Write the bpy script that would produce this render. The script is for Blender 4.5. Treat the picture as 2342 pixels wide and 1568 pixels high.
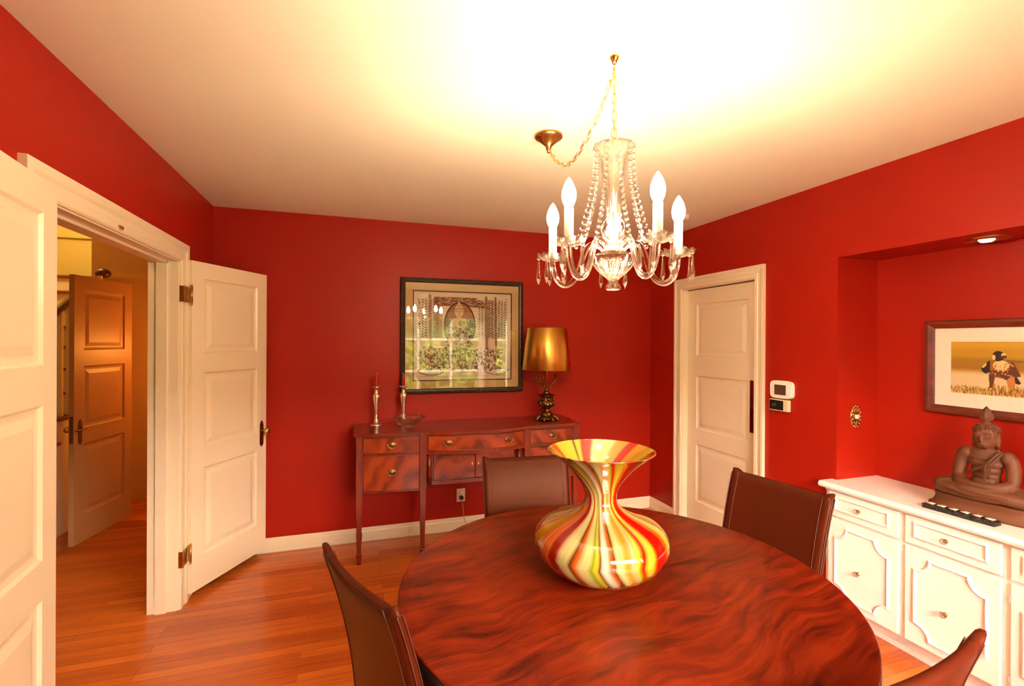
import bpy, bmesh, math, random
import numpy as np
from mathutils import Vector, Matrix
PI = math.pi
random.seed(7)
SC = bpy.context.scene
C = SC.collection
for o in list(bpy.data.objects):
    bpy.data.objects.remove(o)

# ------------------------------------------------------------------ camera
CAM = Vector((0.981, -3.936, 1.572))
YAW, PITCH, ROLL = 0.31647, -0.00162, 0.00549
cd = bpy.data.cameras.new('camera')
cam = bpy.data.objects.new('camera', cd)
C.objects.link(cam)
cd.sensor_width = 36.0
cd.lens = 1089.87 / 2342 * 36
cd.clip_start = 0.05
fw = Vector((math.sin(YAW) * math.cos(PITCH), math.cos(YAW) * math.cos(PITCH), math.sin(PITCH)))
rt = Vector((math.cos(YAW), -math.sin(YAW), 0))
up = rt.cross(fw)
r2 = rt * math.cos(ROLL) + up * math.sin(ROLL)
u2 = -rt * math.sin(ROLL) + up * math.cos(ROLL)
M = Matrix((r2, u2, -fw)).transposed().to_4x4()
M.translation = CAM
cam.matrix_world = M
SC.camera = cam

# ------------------------------------------------------------------ view, sky, sun
SC.view_settings.view_transform = 'Standard'
SC.view_settings.look = 'None'
SC.view_settings.gamma = 1
SC.view_settings.exposure = 1.68
SC.view_settings.use_curve_mapping = False
SKY = 26.0
BULB = 175.0
wd = bpy.data.worlds.new('sky')
SC.world = wd
wd.use_nodes = True
bg = wd.node_tree.nodes['Background']
bg.inputs[0].default_value = (1.0, 0.82, 0.66, 1)
bg.inputs[1].default_value = SKY
sd = bpy.data.lights.new('sun', 'SUN')
sd.energy = 60
sd.angle = 0.01
sd.color = (1, 0.86, 0.6)
so = bpy.data.objects.new('sun', sd)
C.objects.link(so)
so.rotation_euler = (math.radians(-38), 0, math.radians(12))

# ------------------------------------------------------------------ room sizes
W = 3.672      # right wall
H = 2.54       # ceiling
YF = -4.6      # window wall
NY0, NY1, NX, NZ = -1.868, -3.60, 4.00, 2.08   # niche


# ------------------------------------------------------------------ materials
class NT:
    def __init__(s, name):
        s.m = bpy.data.materials.new(name)
        s.m.use_nodes = True
        s.t = s.m.node_tree
        s.b = s.t.nodes['Principled BSDF']

    def n(s, kind, **kw):
        nd = s.t.nodes.new('ShaderNode' + kind)
        for k, v in kw.items():
            setattr(nd, k, v)
        return nd

    def l(s, a, b):
        s.t.links.new(a, b)

    def set(s, **kw):
        for k, v in kw.items():
            k = k.replace('_', ' ')
            i = s.b.inputs[k]
            i.default_value = (*v, 1) if isinstance(v, tuple) and len(v) == 3 else v
        return s

    def coord(s, scale=(1, 1, 1), rot=(0, 0, 0), src='Object'):
        tc = s.n('TexCoord')
        mp = s.n('Mapping')
        s.l(tc.outputs[src], mp.inputs[0])
        mp.inputs['Scale'].default_value = scale
        mp.inputs['Rotation'].default_value = rot
        return mp.outputs[0]

    def noise(s, vec, scale, detail=4, rough=.5, dist=0.):
        nz = s.n('TexNoise')
        s.l(vec, nz.inputs['Vector'])
        nz.inputs['Scale'].default_value = scale
        nz.inputs['Detail'].default_value = detail
        nz.inputs['Roughness'].default_value = rough
        nz.inputs['Distortion'].default_value = dist
        return nz.outputs[0]

    def ramp(s, fac, stops, interp='LINEAR'):
        r = s.n('ValToRGB')
        s.l(fac, r.inputs[0])
        cr = r.color_ramp
        cr.interpolation = interp
        while len(cr.elements) < len(stops):
            cr.elements.new(.5)
        for e, (p, c) in zip(cr.elements, stops):
            e.position = p
            e.color = (*c, 1)
        return r.outputs[0]

    def bump(s, h, strength=.2, dist=.01):
        b = s.n('Bump')
        b.inputs['Strength'].default_value = strength
        b.inputs['Distance'].default_value = dist
        s.l(h, b.inputs['Height'])
        s.l(b.outputs[0], s.b.inputs['Normal'])
        return s

    def col(s, out):
        s.l(out, s.b.inputs['Base Color'])
        return s


def paint(name, c, rough=.5, var=.05, bump=.05, scale=30, **kw):
    n = NT(name)
    v = n.coord()
    f = n.noise(v, 2.5, 3)
    n.col(n.ramp(f, [(.3, tuple(x * (1 - var) for x in c)), (.7, tuple(min(1, x * (1 + var)) for x in c))]))
    n.bump(n.noise(v, scale, 3), bump, .004)
    n.set(Roughness=rough, **kw)
    return n.m


def metal(name, c, rough=.25, var=.25, scale=30, bump=.0):
    n = NT(name)
    v = n.coord()
    f = n.noise(v, scale, 4)
    n.col(n.ramp(f, [(.3, tuple(x * (1 - var) for x in c)), (.7, c)]))
    n.set(Metallic=1.0, Roughness=rough)
    if bump:
        n.bump(f, bump, .004)
    return n.m


m_red = paint('red_wall_paint', (.35, .0100, .0018), .45, .03, .08, 60)
m_red.node_tree.nodes['Principled BSDF'].inputs['Specular IOR Level'].default_value = .25
m_ceil = paint('ceiling_paint', (.85, .87, .74), .8, .01, .05)
m_trim = paint('cream_gloss_paint', (.84, .74, .54), .32, .015, .03, 15)
m_white = paint('white_cabinet_paint', (.88, .86, .80), .3, .01, .03, 15)
m_wwin = paint('white_window_paint', (.9, .88, .84), .35, .01, .02)
m_munt = NT('translucent_glazing_bars')  # bars made translucent so daylight lets them glow white in the mirrored view
m_munt.set(Base_Color=(.9, .88, .84))
_t = m_munt.n('BsdfTranslucent')
_t.inputs[0].default_value = (.9, .88, .84, 1)
_x = m_munt.n('MixShader')
_x.inputs[0].default_value = .75
m_munt.l(m_munt.b.outputs[0], _x.inputs[1])
m_munt.l(_t.outputs[0], _x.inputs[2])
m_munt.l(_x.outputs[0], m_munt.t.nodes['Material Output'].inputs[0])
m_munt = m_munt.m
m_yell = paint('yellow_hall_paint', (.72, .58, .20), .6, .03, .05)
m_halld = paint('ochre_hall_paint', (.66, .40, .15), .6, .03, .05)
m_plastic = paint('white_plastic', (.85, .82, .72), .3, .01, .0)
m_ivory = paint('ivory_plate', (.75, .62, .38), .35, .02, .0)
m_black = paint('black_plastic', (.012, .01, .01), .3, .1, .0)
m_screen = paint('dark_display', (.10, .045, .03), .15, .1, .0)
m_brass = metal('aged_brass', (.62, .36, .12), .28)
m_gold = metal('bright_gold_chain', (.95, .62, .22), .2, .15)
m_dbrass = metal('dark_bronze', (.30, .15, .055), .35, .6, 60, .4)
m_silver = metal('polished_pewter', (.95, .86, .68), .24, .12, 12)
m_steel = metal('screw_steel', (.8, .75, .65), .2)
m_cord = paint('tan_cord', (.55, .33, .18), .5, .03, .0)
m_wax = paint('red_wax', (.42, .008, .012), .3, .05, .0)
m_wick = paint('waxed_wick', (.75, .5, .4), .6, .05, .0)
m_tea = paint('tealight_wax', (.9, .78, .6), .5, .03, .0)
m_rail = paint('dark_handrail_wood', (.10, .035, .012), .3, .2, .0)
m_tread = paint('stair_tread_wood', (.28, .07, .02), .3, .2, .0)
m_rubber = paint('black_table_edge', (.012, .006, .005), .45, .1, .0)
m_mount = paint('tan_mat_board', (.62, .42, .17), .75, .03, .03, 200)
m_mount2 = paint('white_mat_board', (.86, .80, .68), .75, .01, .02, 200)
m_dline = paint('dark_mat_bevel', (.10, .02, .012), .5, .1, .0)


def wood(name, dark, light, scale=(1.2, 14, 14), rough=.25, coat=.4, dist=1.2, ns=2.0, rot=(0, 0, 0)):
    n = NT(name)
    v = n.coord(scale, rot)
    f = n.noise(v, ns, 8, .62, dist)
    n.col(n.ramp(f, [(.28, dark), (.5, tuple((a + b) / 2 for a, b in zip(dark, light))), (.72, light)]))
    n.set(Roughness=rough, Coat_Weight=coat, Coat_Roughness=.12)
    n.bump(f, .04, .003)
    return n.m


m_mahog = wood('mahogany', (.10, .0075, .002), (.25, .026, .005), (1.5, 12, 12), .28, .2)
m_mahogv = wood('mahogany_upright', (.11, .008, .002), (.25, .026, .005), (12, 12, 1.5), .3, .15)
m_frame2 = wood('walnut_frame', (.06, .008, .003), (.20, .025, .008), (3, 3, 10), .35, .3)
m_carved = paint('terracotta_wood', (.120, .032, .008), .62, .35, .35, 45)
m_blackc = paint('carved_black_wood', (.02, .012, .01), .35, .6, .5, 160)

# flame-figured mahogany veneer
n = NT('flame_mahogany')
v = n.coord((3.2, 1, 2.2))
f1 = n.noise(v, 1.5, 3, .5, .6)
wv = n.n('TexWave', wave_type='RINGS', rings_direction='SPHERICAL')
n.l(v, wv.inputs['Vector'])
wv.inputs['Scale'].default_value = .9
wv.inputs['Distortion'].default_value = 9
wv.inputs['Detail'].default_value = 5
wv.inputs['Detail Scale'].default_value = 1.6
mx = n.n('Math', operation='MULTIPLY_ADD')
n.l(wv.outputs['Fac'], mx.inputs[0])
mx.inputs[1].default_value = .4
n.l(f1, mx.inputs[2])
n.col(n.ramp(mx.outputs[0], [(.33, (.045, .004, .001)), (.48, (.14, .013, .003)), (.66, (.24, .027, .005)), (.95, (.34, .048, .008))]))
n.set(Roughness=.28, Coat_Weight=.15, Coat_Roughness=.1)
m_flame = n.m

# strip oak floor, boards along X
n = NT('oak_strip_floor')
v = n.coord((1, 1, 1))
bk = n.n('TexBrick')
n.l(v, bk.inputs['Vector'])
bk.offset = .37
bk.offset_frequency = 3
bk.squash = 1
bk.inputs['Scale'].default_value = 1
bk.inputs['Brick Width'].default_value = 1.15
bk.inputs['Row Height'].default_value = .0572
bk.inputs['Mortar Size'].default_value = .0009
bk.inputs['Bias'].default_value = -.1
bk.inputs['Color1'].default_value = (.50, .10, .013, 1)
bk.inputs['Color2'].default_value = (.72, .19, .028, 1)
bk.inputs['Mortar'].default_value = (.10, .016, .004, 1)
v2 = n.coord((.9, 16, 1))
g = n.noise(v2, 3.5, 8, .65, .8)
gr = n.ramp(g, [(.3, (.72, .66, .6)), (.7, (1.1, 1.08, 1.05))])
mm = n.n('Mix', data_type='RGBA', blend_type='MULTIPLY')
mm.inputs[0].default_value = 1
n.l(bk.outputs[0], mm.inputs[6])
n.l(gr, mm.inputs[7])
n.col(mm.outputs[2])
n.set(Roughness=.33, Coat_Weight=.25, Coat_Roughness=.2)
n.bump(g, .05, .002)
m_floor = n.m

# table top: radial wedges of figured veneer
n = NT('figured_walnut_veneer')
v = n.coord((1, 1, 1), (0, 0, math.radians(-14)))
wn = n.n('TexNoise')
n.l(v, wn.inputs['Vector'])
wn.inputs['Scale'].default_value = 2.2
wn.inputs['Detail'].default_value = 2
vm = n.n('VectorMath', operation='MULTIPLY_ADD')
n.l(wn.outputs['Color'], vm.inputs[0])
vm.inputs[1].default_value = (.26, .26, 0)
n.l(v, vm.inputs[2])
mp = n.n('Mapping')
n.l(vm.outputs[0], mp.inputs[0])
mp.inputs['Scale'].default_value = (2.4, 15, 1)
f = n.noise(mp.outputs[0], 1.9, 12, .70, .7)
fb = n.noise(v, 2.4, 4, .55, .8)
mb = n.n('Math', operation='MULTIPLY_ADD')
n.l(fb, mb.inputs[0])
mb.inputs[1].default_value = .45
n.l(f, mb.inputs[2])
n.col(n.ramp(mb.outputs[0], [(.52, (.022, .0012, .0003)), (.62, (.065, .0040, .0007)), (.76, (.140, .0105, .0014)), (.95, (.22, .021, .003))]))
n.set(Roughness=.32, Coat_Weight=.06, Coat_Roughness=.08)
n.b.inputs['Specular IOR Level'].default_value = .22
m_table = n.m

# leather
n = NT('brown_leather')
v = n.coord()
f = n.noise(v, 3, 3)
n.col(n.ramp(f, [(.3, (.052, .0066, .0020)), (.7, (.068, .0090, .0028))]))
vo = n.n('TexVoronoi')
n.l(v, vo.inputs['Vector'])
vo.inputs['Scale'].default_value = 420
n.bump(vo.outputs['Distance'], .10, .001)
n.set(Roughness=.38)
n.b.inputs['Specular IOR Level'].default_value = .26
n.b.inputs['Specular Tint'].default_value = (1, .5, .3, 1)
m_leather = n.m
m_thread = paint('stitched_leather_edge', (.09, .022, .010), .45, .1, .2, 300)

# gold foil shade
n = NT('gold_foil_shade')
v = n.coord((60, 60, 8))
f = n.noise(v, 6, 4)
n.col(n.ramp(f, [(.3, (.90, .52, .09)), (.7, (1.0, .66, .15))]))
n.set(Metallic=1.0, Roughness=.36)
n.b.inputs['Anisotropic'].default_value = .9
tg = n.n('Tangent', direction_type='RADIAL', axis='Z')
n.l(tg.outputs[0], n.b.inputs['Tangent'])
n.b.inputs['Anisotropic Rotation'].default_value = .25
m_shade = n.m


def glass(name, c=(1, 1, 1), rough=.0, ior=1.5, clear=.0):
    n = NT(name)
    n.set(Base_Color=c, Roughness=rough, IOR=ior, Transmission_Weight=1.0)
    if clear:
        tr = n.n('BsdfTransparent')
        mx = n.n('MixShader')
        mx.inputs[0].default_value = clear
        n.l(n.b.outputs[0], mx.inputs[1])
        n.l(tr.outputs[0], mx.inputs[2])
        out = n.t.nodes['Material Output']
        n.l(mx.outputs[0], out.inputs[0])
    return n.m


def pane(name, ior=1.5, tint=(1, 1, 1), boost=1.0):
    n = NT(name)
    t = n.t
    t.nodes.remove(n.b)
    fr = n.n('Fresnel')
    fr.inputs[0].default_value = ior
    mu = n.n('Math', operation='MULTIPLY')
    n.l(fr.outputs[0], mu.inputs[0])
    mu.inputs[1].default_value = boost
    mu.use_clamp = True
    tr = n.n('BsdfTransparent')
    tr.inputs[0].default_value = (*tint, 1)
    gl = n.n('BsdfGlossy')
    gl.inputs['Roughness'].default_value = 0.0
    mx = n.n('MixShader')
    n.l(mu.outputs[0], mx.inputs[0])
    n.l(tr.outputs[0], mx.inputs[1])
    n.l(gl.outputs[0], mx.inputs[2])
    n.l(mx.outputs[0], t.nodes['Material Output'].inputs[0])
    return n.m


m_crystal = glass('lead_crystal', (1, .97, .90), 0, 1.55, .45)
m_cut = glass('cut_glass', (1, .9, .8), .02, 1.5, .35)
m_pane = pane('picture_glass', 1.52, (1, 1, 1), 1.6)
m_wglass = pane('window_glass', 1.45)


def emit(name, c, s):
    n = NT(name)
    n.set(Base_Color=(.9, .85, .7), Emission_Color=c, Emission_Strength=s, Roughness=.4)
    return n.m


m_bulb = emit('lit_bulb', (1, .75, .47), BULB)
m_sleeve = paint('white_candle_tube', (.95, .93, .86), .4, .01, .0)


def vcol(name, rough=.5, coat=0., coord=None):
    n = NT(name)
    a = n.n('VertexColor')
    a.layer_name = 'col'
    n.col(a.outputs[0])
    n.set(Roughness=rough, Coat_Weight=coat, Coat_Roughness=.02)
    return n.m


m_vase = vcol('striped_art_glass', .08, 1.0)
m_vase.node_tree.nodes['Principled BSDF'].inputs['Subsurface Weight'].default_value = .0
m_print = vcol('printed_paper', .7)
n = NT('hedge_leaves')
v = n.coord()
f = n.noise(v, 9, 8, .7)
n.col(n.ramp(f, [(.36, (.001, .003, .0003)), (.5, (.008, .016, .001)), (.6, (.035, .05, .004)), (.72, (.12, .13, .02))]))
n.set(Roughness=.8, Specular_IOR_Level=.05)
m_hedge = n.m
m_treeb = paint('tree_leaves', (.014, .022, .008), .9, .8, .5, 6, Specular_IOR_Level=.03)
m_bounce = paint('bounce_paving', (.16, .14, .09), .9, .1, .3, 40, Specular_IOR_Level=.05)  # ground colour for bouncing daylight up through the window


# ------------------------------------------------------------------ mesh helpers
class MB:
    def __init__(s):
        s.v, s.f, s.sm = [], [], []

    def add(s, vs, fs, smooth=False, M=None):
        b = len(s.v)
        for p in vs:
            p = Vector(p)
            if M is not None:
                p = M @ p
            s.v.append(tuple(p))
        for q in fs:
            s.f.append(tuple(i + b for i in q))
            s.sm.append(smooth)
        return s

    def box(s, x0, x1, y0, y1, z0, z1, M=None, bev=0.):
        if bev > 0:
            bm = bmesh.new()
            bmesh.ops.create_cube(bm, size=1)
            for q in bm.verts:
                q.co = Vector((x0 + (q.co.x + .5) * (x1 - x0), y0 + (q.co.y + .5) * (y1 - y0), z0 + (q.co.z + .5) * (z1 - z0)))
            bmesh.ops.bevel(bm, geom=bm.edges[:], offset=bev, segments=2, affect='EDGES', profile=.5)
            bm.verts.index_update()
            s.add([q.co.copy() for q in bm.verts], [[w.index for w in fc.verts] for fc in bm.faces], False, M)
            bm.free()
            return s
        vs = [(x, y, z) for x in (x0, x1) for y in (y0, y1) for z in (z0, z1)]
        return s.add(vs, [(0, 1, 3, 2), (4, 6, 7, 5), (0, 4, 5, 1), (2, 3, 7, 6), (0, 2, 6, 4), (1, 5, 7, 3)], False, M)

    def lathe(s, prof, n=32, c=(0, 0, 0), M=None, mod=None, close=True):
        vs, fs = [], []
        for i, (r, z) in enumerate(prof):
            for k in range(n):
                a = 2 * PI * k / n
                rr, zz = r, z
                if mod:
                    rr, zz = mod(r, z, a, i)
                vs.append((c[0] + rr * math.cos(a), c[1] + rr * math.sin(a), c[2] + zz))
        for i in range(len(prof) - 1):
            for k in range(n):
                k2 = (k + 1) % n
                fs.append((i * n + k, i * n + k2, (i + 1) * n + k2, (i + 1) * n + k))
        if close:
            if prof[0][0] > 1e-5:
                fs.append(tuple(range(n))[::-1])
            if prof[-1][0] > 1e-5:
                fs.append(tuple((len(prof) - 1) * n + k for k in range(n)))
        return s.add(vs, fs, True, M)

    def tube(s, pts, r, n=8, M=None, closed=False):
        pts = [Vector(p) for p in pts]
        N = len(pts)
        rs = r if isinstance(r, (list, tuple)) else [r] * N
        T = []
        for i in range(N):
            a = pts[(i - 1) % N] if (closed or i > 0) else pts[i]
            b = pts[(i + 1) % N] if (closed or i < N - 1) else pts[i]
            T.append((b - a).normalized())
        nn = T[0].orthogonal().normalized()
        vs, fs = [], []
        for i in range(N):
            nn = (nn - T[i] * nn.dot(T[i]))
            nn = nn.normalized() if nn.length > 1e-6 else T[i].orthogonal().normalized()
            bb = T[i].cross(nn)
            for k in range(n):
                a = 2 * PI * k / n
                vs.append(pts[i] + (nn * math.cos(a) + bb * math.sin(a)) * rs[i])
        for i in range(N if closed else N - 1):
            j = (i + 1) % N
            for k in range(n):
                k2 = (k + 1) % n
                fs.append((i * n + k, i * n + k2, j * n + k2, j * n + k))
        if not closed:
            fs.append(tuple(range(n))[::-1])
            fs.append(tuple((N - 1) * n + k for k in range(n)))
        return s.add(vs, fs, True, M)

    def prism(s, poly, d, M=None):
        # poly in local XY extruded along z by d
        k = len(poly)
        vs = [(x, y, 0) for x, y in poly] + [(x, y, d) for x, y in poly]
        fs = [tuple(range(k))[::-1], tuple(range(k, 2 * k))] + [(i, (i + 1) % k, (i + 1) % k + k, i + k) for i in range(k)]
        return s.add(vs, fs, False, M)

    def ball(s, c, r, n=12, m=8, sc=(1, 1, 1), M=None):
        prof = [(max(1e-6, r * math.sin(PI * i / m)), -r * math.cos(PI * i / m)) for i in range(m + 1)]
        vs, fs = [], []
        T = Matrix.Translation(c) @ Matrix.Diagonal((*sc, 1))
        if M is not None:
            T = M @ T
        return s.lathe(prof, n, (0, 0, 0), T, None, False)

    def build(s, name, mat, parent=None, loc=None, weld=True):
        me = bpy.data.meshes.new(name)
        me.from_pydata(s.v, [], s.f)
        me.polygons.foreach_set('use_smooth', s.sm)
        if mat:
            me.materials.append(mat)
        me.update()
        bm = bmesh.new()
        bm.from_mesh(me)
        if weld:
            bmesh.ops.remove_doubles(bm, verts=bm.verts, dist=1e-5)
        bmesh.ops.recalc_face_normals(bm, faces=bm.faces)
        bm.to_mesh(me)
        bm.free()
        o = bpy.data.objects.new(name, me)
        C.objects.link(o)
        if parent is not None:
            o.parent = parent
        if loc is not None:
            o.location = loc
        return o


def tag(o, label=None, cat=None, group=None, kind=None):
    if label:
        o['label'] = label
    if cat:
        o['category'] = cat
    if group:
        o['group'] = group
    if kind:
        o['kind'] = kind
    return o


def thing(name, loc, rz, label, cat, group=None):
    o = bpy.data.objects.new(name, None)
    C.objects.link(o)
    o.location = loc
    o.rotation_euler = (0, 0, rz)
    o.empty_display_size = .05
    return tag(o, label, cat, group)


def copy_tree(o, parent=None):
    c = o.copy()
    C.objects.link(c)
    c.parent = parent
    for ch in list(o.children):
        copy_tree(ch, c)
    return c


def struct(name, mb, mat, parent=None):
    o = mb.build(name, mat, parent)
    o['kind'] = 'structure'
    return o


def TR(x=0, y=0, z=0, rz=0, rx=0, ry=0):
    return Matrix.Translation((x, y, z)) @ Matrix.Rotation(rz, 4, 'Z') @ Matrix.Rotation(ry, 4, 'Y') @ Matrix.Rotation(rx, 4, 'X')


def smooth_pts(pts, k=6):
    P = [Vector(p) for p in pts]
    P = [P[0] * 2 - P[1]] + P + [P[-1] * 2 - P[-2]]
    out = []
    for i in range(1, len(P) - 2):
        for j in range(k):
            t = j / k
            a, b, c, d = P[i - 1], P[i], P[i + 1], P[i + 2]
            out.append(.5 * ((2 * b) + (c - a) * t + (2 * a - 5 * b + 4 * c - d) * t * t + (3 * b - a - 3 * c + d) * t ** 3))
    out.append(P[-2])
    return out


# ================================================================== SETTING
T = .12
HX = -1.27        # stair side of the hall
HY = 1.66         # end wall of the hall
struct('floor', MB().box(-2.6, NX + .1, YF - .15, 3.3, -.1, 0), m_floor)
struct('ceiling', MB().box(-T, NX + .1, YF - .15, T, H, H + .33), m_ceil)
struct('wall_back', MB().box(-T, W + T, 0, T, 0, H), m_red)
# left wall with the double-door opening
OY0, OY1, OZ = -1.985, -.695, 2.035
struct('wall_left', MB().box(-T, 0, YF, OY0, 0, H).box(-T, 0, OY1, 0, 0, H).box(-T, 0, OY0, OY1, OZ, H), m_red)
# right wall: door opening and niche
DY0, DY1, DZ = -1.262, -.470, 2.035
mb = MB()
mb.box(W, W + .14, DY1, 0, 0, H).box(W, W + .14, DY0, DY1, DZ, H).box(W, W + .14, NY0, DY0, 0, H)
mb.box(W, W + .14, NY1, NY0, NZ, H).box(W, W + .14, YF, NY1, 0, H)
mb.box(W + .14, NX + .1, NY0, NY0 + .1, 0, NZ + .1).box(W + .14, NX + .1, NY1 - .1, NY1, 0, NZ + .1)
mb.box(W + .14, W + .2, DY0 - .1, DY1 + .1, 0, 2.3)  # unseen backing behind the closed door, added to block outside light
mb.box(NX, NX + .1, NY1, NY0, 0, NZ + .1).box(W + .14, NX, NY1, NY0, NZ, NZ + .1)
struct('wall_right', mb, m_red)
# window wall
WA0, WA1, WB0, WB1, WZ0, WZ1 = 1.30, 3.15, 3.335, 3.60, .62, 2.07
mb = MB()
mb.box(-T, WA0, YF - .14, YF, 0, H).box(WA1, WB0, YF - .14, YF, 0, H).box(WB1, W + T, YF - .14, YF, 0, H)
mb.box(WA0, WA1, YF - .14, YF, 0, WZ0).box(WB0, WB1, YF - .14, YF, 0, WZ0)
mb.box(WA0, WA1, YF - .14, YF, WZ1, H).box(WB0, WB1, YF - .14, YF, WZ1, H)
struct('wall_front', mb, m_red)


def window(name, x0, x1, vx, hz):
    r = bpy.data.objects.new(name, None)
    C.objects.link(r)
    r['kind'] = 'structure'
    r.location = ((x0 + x1) / 2, YF, WZ0)
    L = Matrix.Translation((-(x0 + x1) / 2, -YF, -WZ0))
    mb = MB()
    mb.box(x0 - .09, x0 + .02, YF - .10, YF + .02, WZ0 - .02, WZ1 + .09, L).box(x1 - .02, x1 + (.09 if x1 < 3.4 else .06), YF - .10, YF + .02, WZ0 - .02, WZ1 + .09, L)
    mb.box(x0, x1, YF - .10, YF + .02, WZ1 - .02, WZ1 + .09, L).box(x0, x1, YF - .10, YF, WZ0, WZ0 + .04, L)
    mb.build('window_frame', m_wwin, r)
    mb = MB()
    for x in vx:
        mb.box(x - .021, x + .021, YF - .085, YF - .045, WZ0, WZ1, L)
    for z in hz:
        mb.box(x0, x1, YF - .080, YF - .050, z - .020, z + .020, L)
    mb.build('glazing_bars', m_munt, r)
    MB().box(x0 - .11, x1 + (.11 if x1 < 3.4 else .06), YF - .1, YF + .05, WZ0 - .05, WZ0 - .01, L).build('window_sill', m_wwin, r)
    MB().box(x0, x1, YF - .067, YF - .063, WZ0, WZ1, L).build('glass_pane', m_wglass, r)


window('window_1', WA0, WA1, [1.95, 2.536], [1.67, 1.11])
window('window_2', WB0, WB1, [], [1.67, 1.11])

mb = MB()
vs, fs = [], []
for i in range(41):
    x = 3.00 + .24 * i / 40
    y = YF + .05 + .012 * math.sin(i * 1.3)
    vs += [(x, y, .05), (x, y + .006, .05), (x, y, 2.2), (x, y + .006, 2.2)]
for i in range(40):
    a = i * 4
    fs += [(a, a + 4, a + 6, a + 2), (a + 1, a + 3, a + 7, a + 5), (a, a + 1, a + 5, a + 4), (a + 2, a + 6, a + 7, a + 3)]
tag(MB().add(vs, fs, True).build('curtain', m_munt), 'narrow white sheer curtain between the front windows, mirrored in the picture glass', 'curtain')
# baseboards
def bb_prof(t=.014, h=.104):
    return [(0, 0), (t + .006, 0), (t + .006, .012), (t, .018), (t, h - .03), (t - .004, h - .022), (t - .004, h - .008), (t - .010, h), (0, h)]


def baseboard(name, a, b, nrm):
    a, b, nrm = Vector(a), Vector(b), Vector(nrm)
    d = (b - a)
    L = d.length
    d.normalize()
    mb = MB()
    M = Matrix((nrm, Vector((0, 0, 1)), d)).transposed().to_4x4()
    M.translation = a
    mb.prism(bb_prof(), L, M)
    return struct(name, mb, m_trim)


baseboard('baseboard_back', (0, 0, 0), (W, 0, 0), (0, -1, 0))
baseboard('baseboard_right', (W, -.385, 0), (W, -.016, 0), (-1, 0, 0))
baseboard('baseboard_left', (0, -.59, 0), (0, -.016, 0), (1, 0, 0))
baseboard('baseboard_right_2', (W, NY0 + .03, 0), (W, -1.345, 0), (-1, 0, 0))


# door casings : profile swept round the opening
def casing(name, X, sgn, y0, y1, z1, w=.095, jamb=.14, stop=True):
    """X = wall plane, sgn = direction of the room (+1/-1) along X."""
    mb = MB()
    prof = [(0, 0), (0, .012), (.008, .018), (.03, .018), (.036, .014), (.060, .017), (.072, .024), (w, .024), (w, 0)]
    for side in (0, 1):
        yy = y0 if side == 0 else y1
        s = -1 if side == 0 else 1
        n0 = len(prof)
        vs = []
        for z, ext in ((0, 0), (z1, 1)):
            for u, d in prof:
                vs.append((X + sgn * d, yy + s * u, z + (u if ext else 0)))
        fs = [tuple(range(n0)), tuple(range(n0, 2 * n0))] + [(i, (i + 1) % n0, (i + 1) % n0 + n0, i + n0) for i in range(n0)]
        mb.add(vs, fs)
    vs = []
    n0 = len(prof)
    for yy, s in ((y0, -1), (y1, 1)):
        for u, d in prof:
            vs.append((X + sgn * d, yy + s * u, z1 + u))
    fs = [tuple(range(n0)), tuple(range(n0, 2 * n0))] + [(i, (i + 1) % n0, (i + 1) % n0 + n0, i + n0) for i in range(n0)]
    mb.add(vs, fs)
    # jamb lining and stop
    a, b = (X, X - sgn * jamb)
    xa, xb = min(a, b), max(a, b)
    mb.box(xa, xb, y0 - .012, y0 + .006, 0, z1).box(xa, xb, y1 - .006, y1 + .012, 0, z1).box(xa, xb, y0 - .012, y1 + .012, z1 - .006, z1 + .012)
    if stop:
        c, d = (X - sgn * (jamb * .36), X - sgn * (jamb * .72))
        xc, xd = min(c, d), max(c, d)
        mb.box(xc, xd, y0, y0 + .018, 0, z1).box(xc, xd, y1 - .018, y1, 0, z1).box(xc, xd, y0, y1, z1 - .018, z1)
    return struct(name, mb, m_trim)


casing('trim_1', 0, 1, OY0, OY1, OZ, .105, .15)
casing('trim_2', W, -1, DY0, DY1, DZ, .088, .05, False)
tag(MB().box(.0, .026, -1.49, -1.455, 2.052, 2.060).box(.01, .03, -1.478, -1.468, 2.044, 2.056).build('door_catch', m_brass),
    'small brass ball catch under the double doorway header', 'door catch')


# ------------------------------------------------------------------ panelled doors
def door_mesh(w, h, t, panels, stile=.095):
    """hinge edge at x=0, leaf runs to +x, faces at y=0 and y=-t."""
    mb = MB()
    xs0, xs1 = stile, w - stile
    zs = [0] + [z for p in panels for z in p] + [h]
    mb.box(0, xs0, -t, 0, 0, h).box(xs1, w, -t, 0, 0, h)
    for i in range(0, len(zs), 2):
        mb.box(xs0, xs1, -t, 0, zs[i], zs[i + 1])
    for a, b in panels:
        for yf, s in ((0, -1), (-t, 1)):
            rings = [(0, 0), (.010, .009), (.022, .011), (.030, .011), (.055, .005), (.060, .004)]
            vs, fs = [], []
            for ins, dep in rings:
                y = yf + s * dep
                vs += [(xs0 + ins, y, a + ins), (xs1 - ins, y, a + ins), (xs1 - ins, y, b - ins), (xs0 + ins, y, b - ins)]
            for i in range(len(rings) - 1):
                for k in range(4):
                    k2 = (k + 1) % 4
                    fs.append((i * 4 + k, i * 4 + k2, i * 4 + 4 + k2, i * 4 + 4 + k))
            e = (len(rings) - 1) * 4
            fs.append((e, e + 1, e + 2, e + 3))
            mb.add(vs, fs)
    return mb


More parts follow.
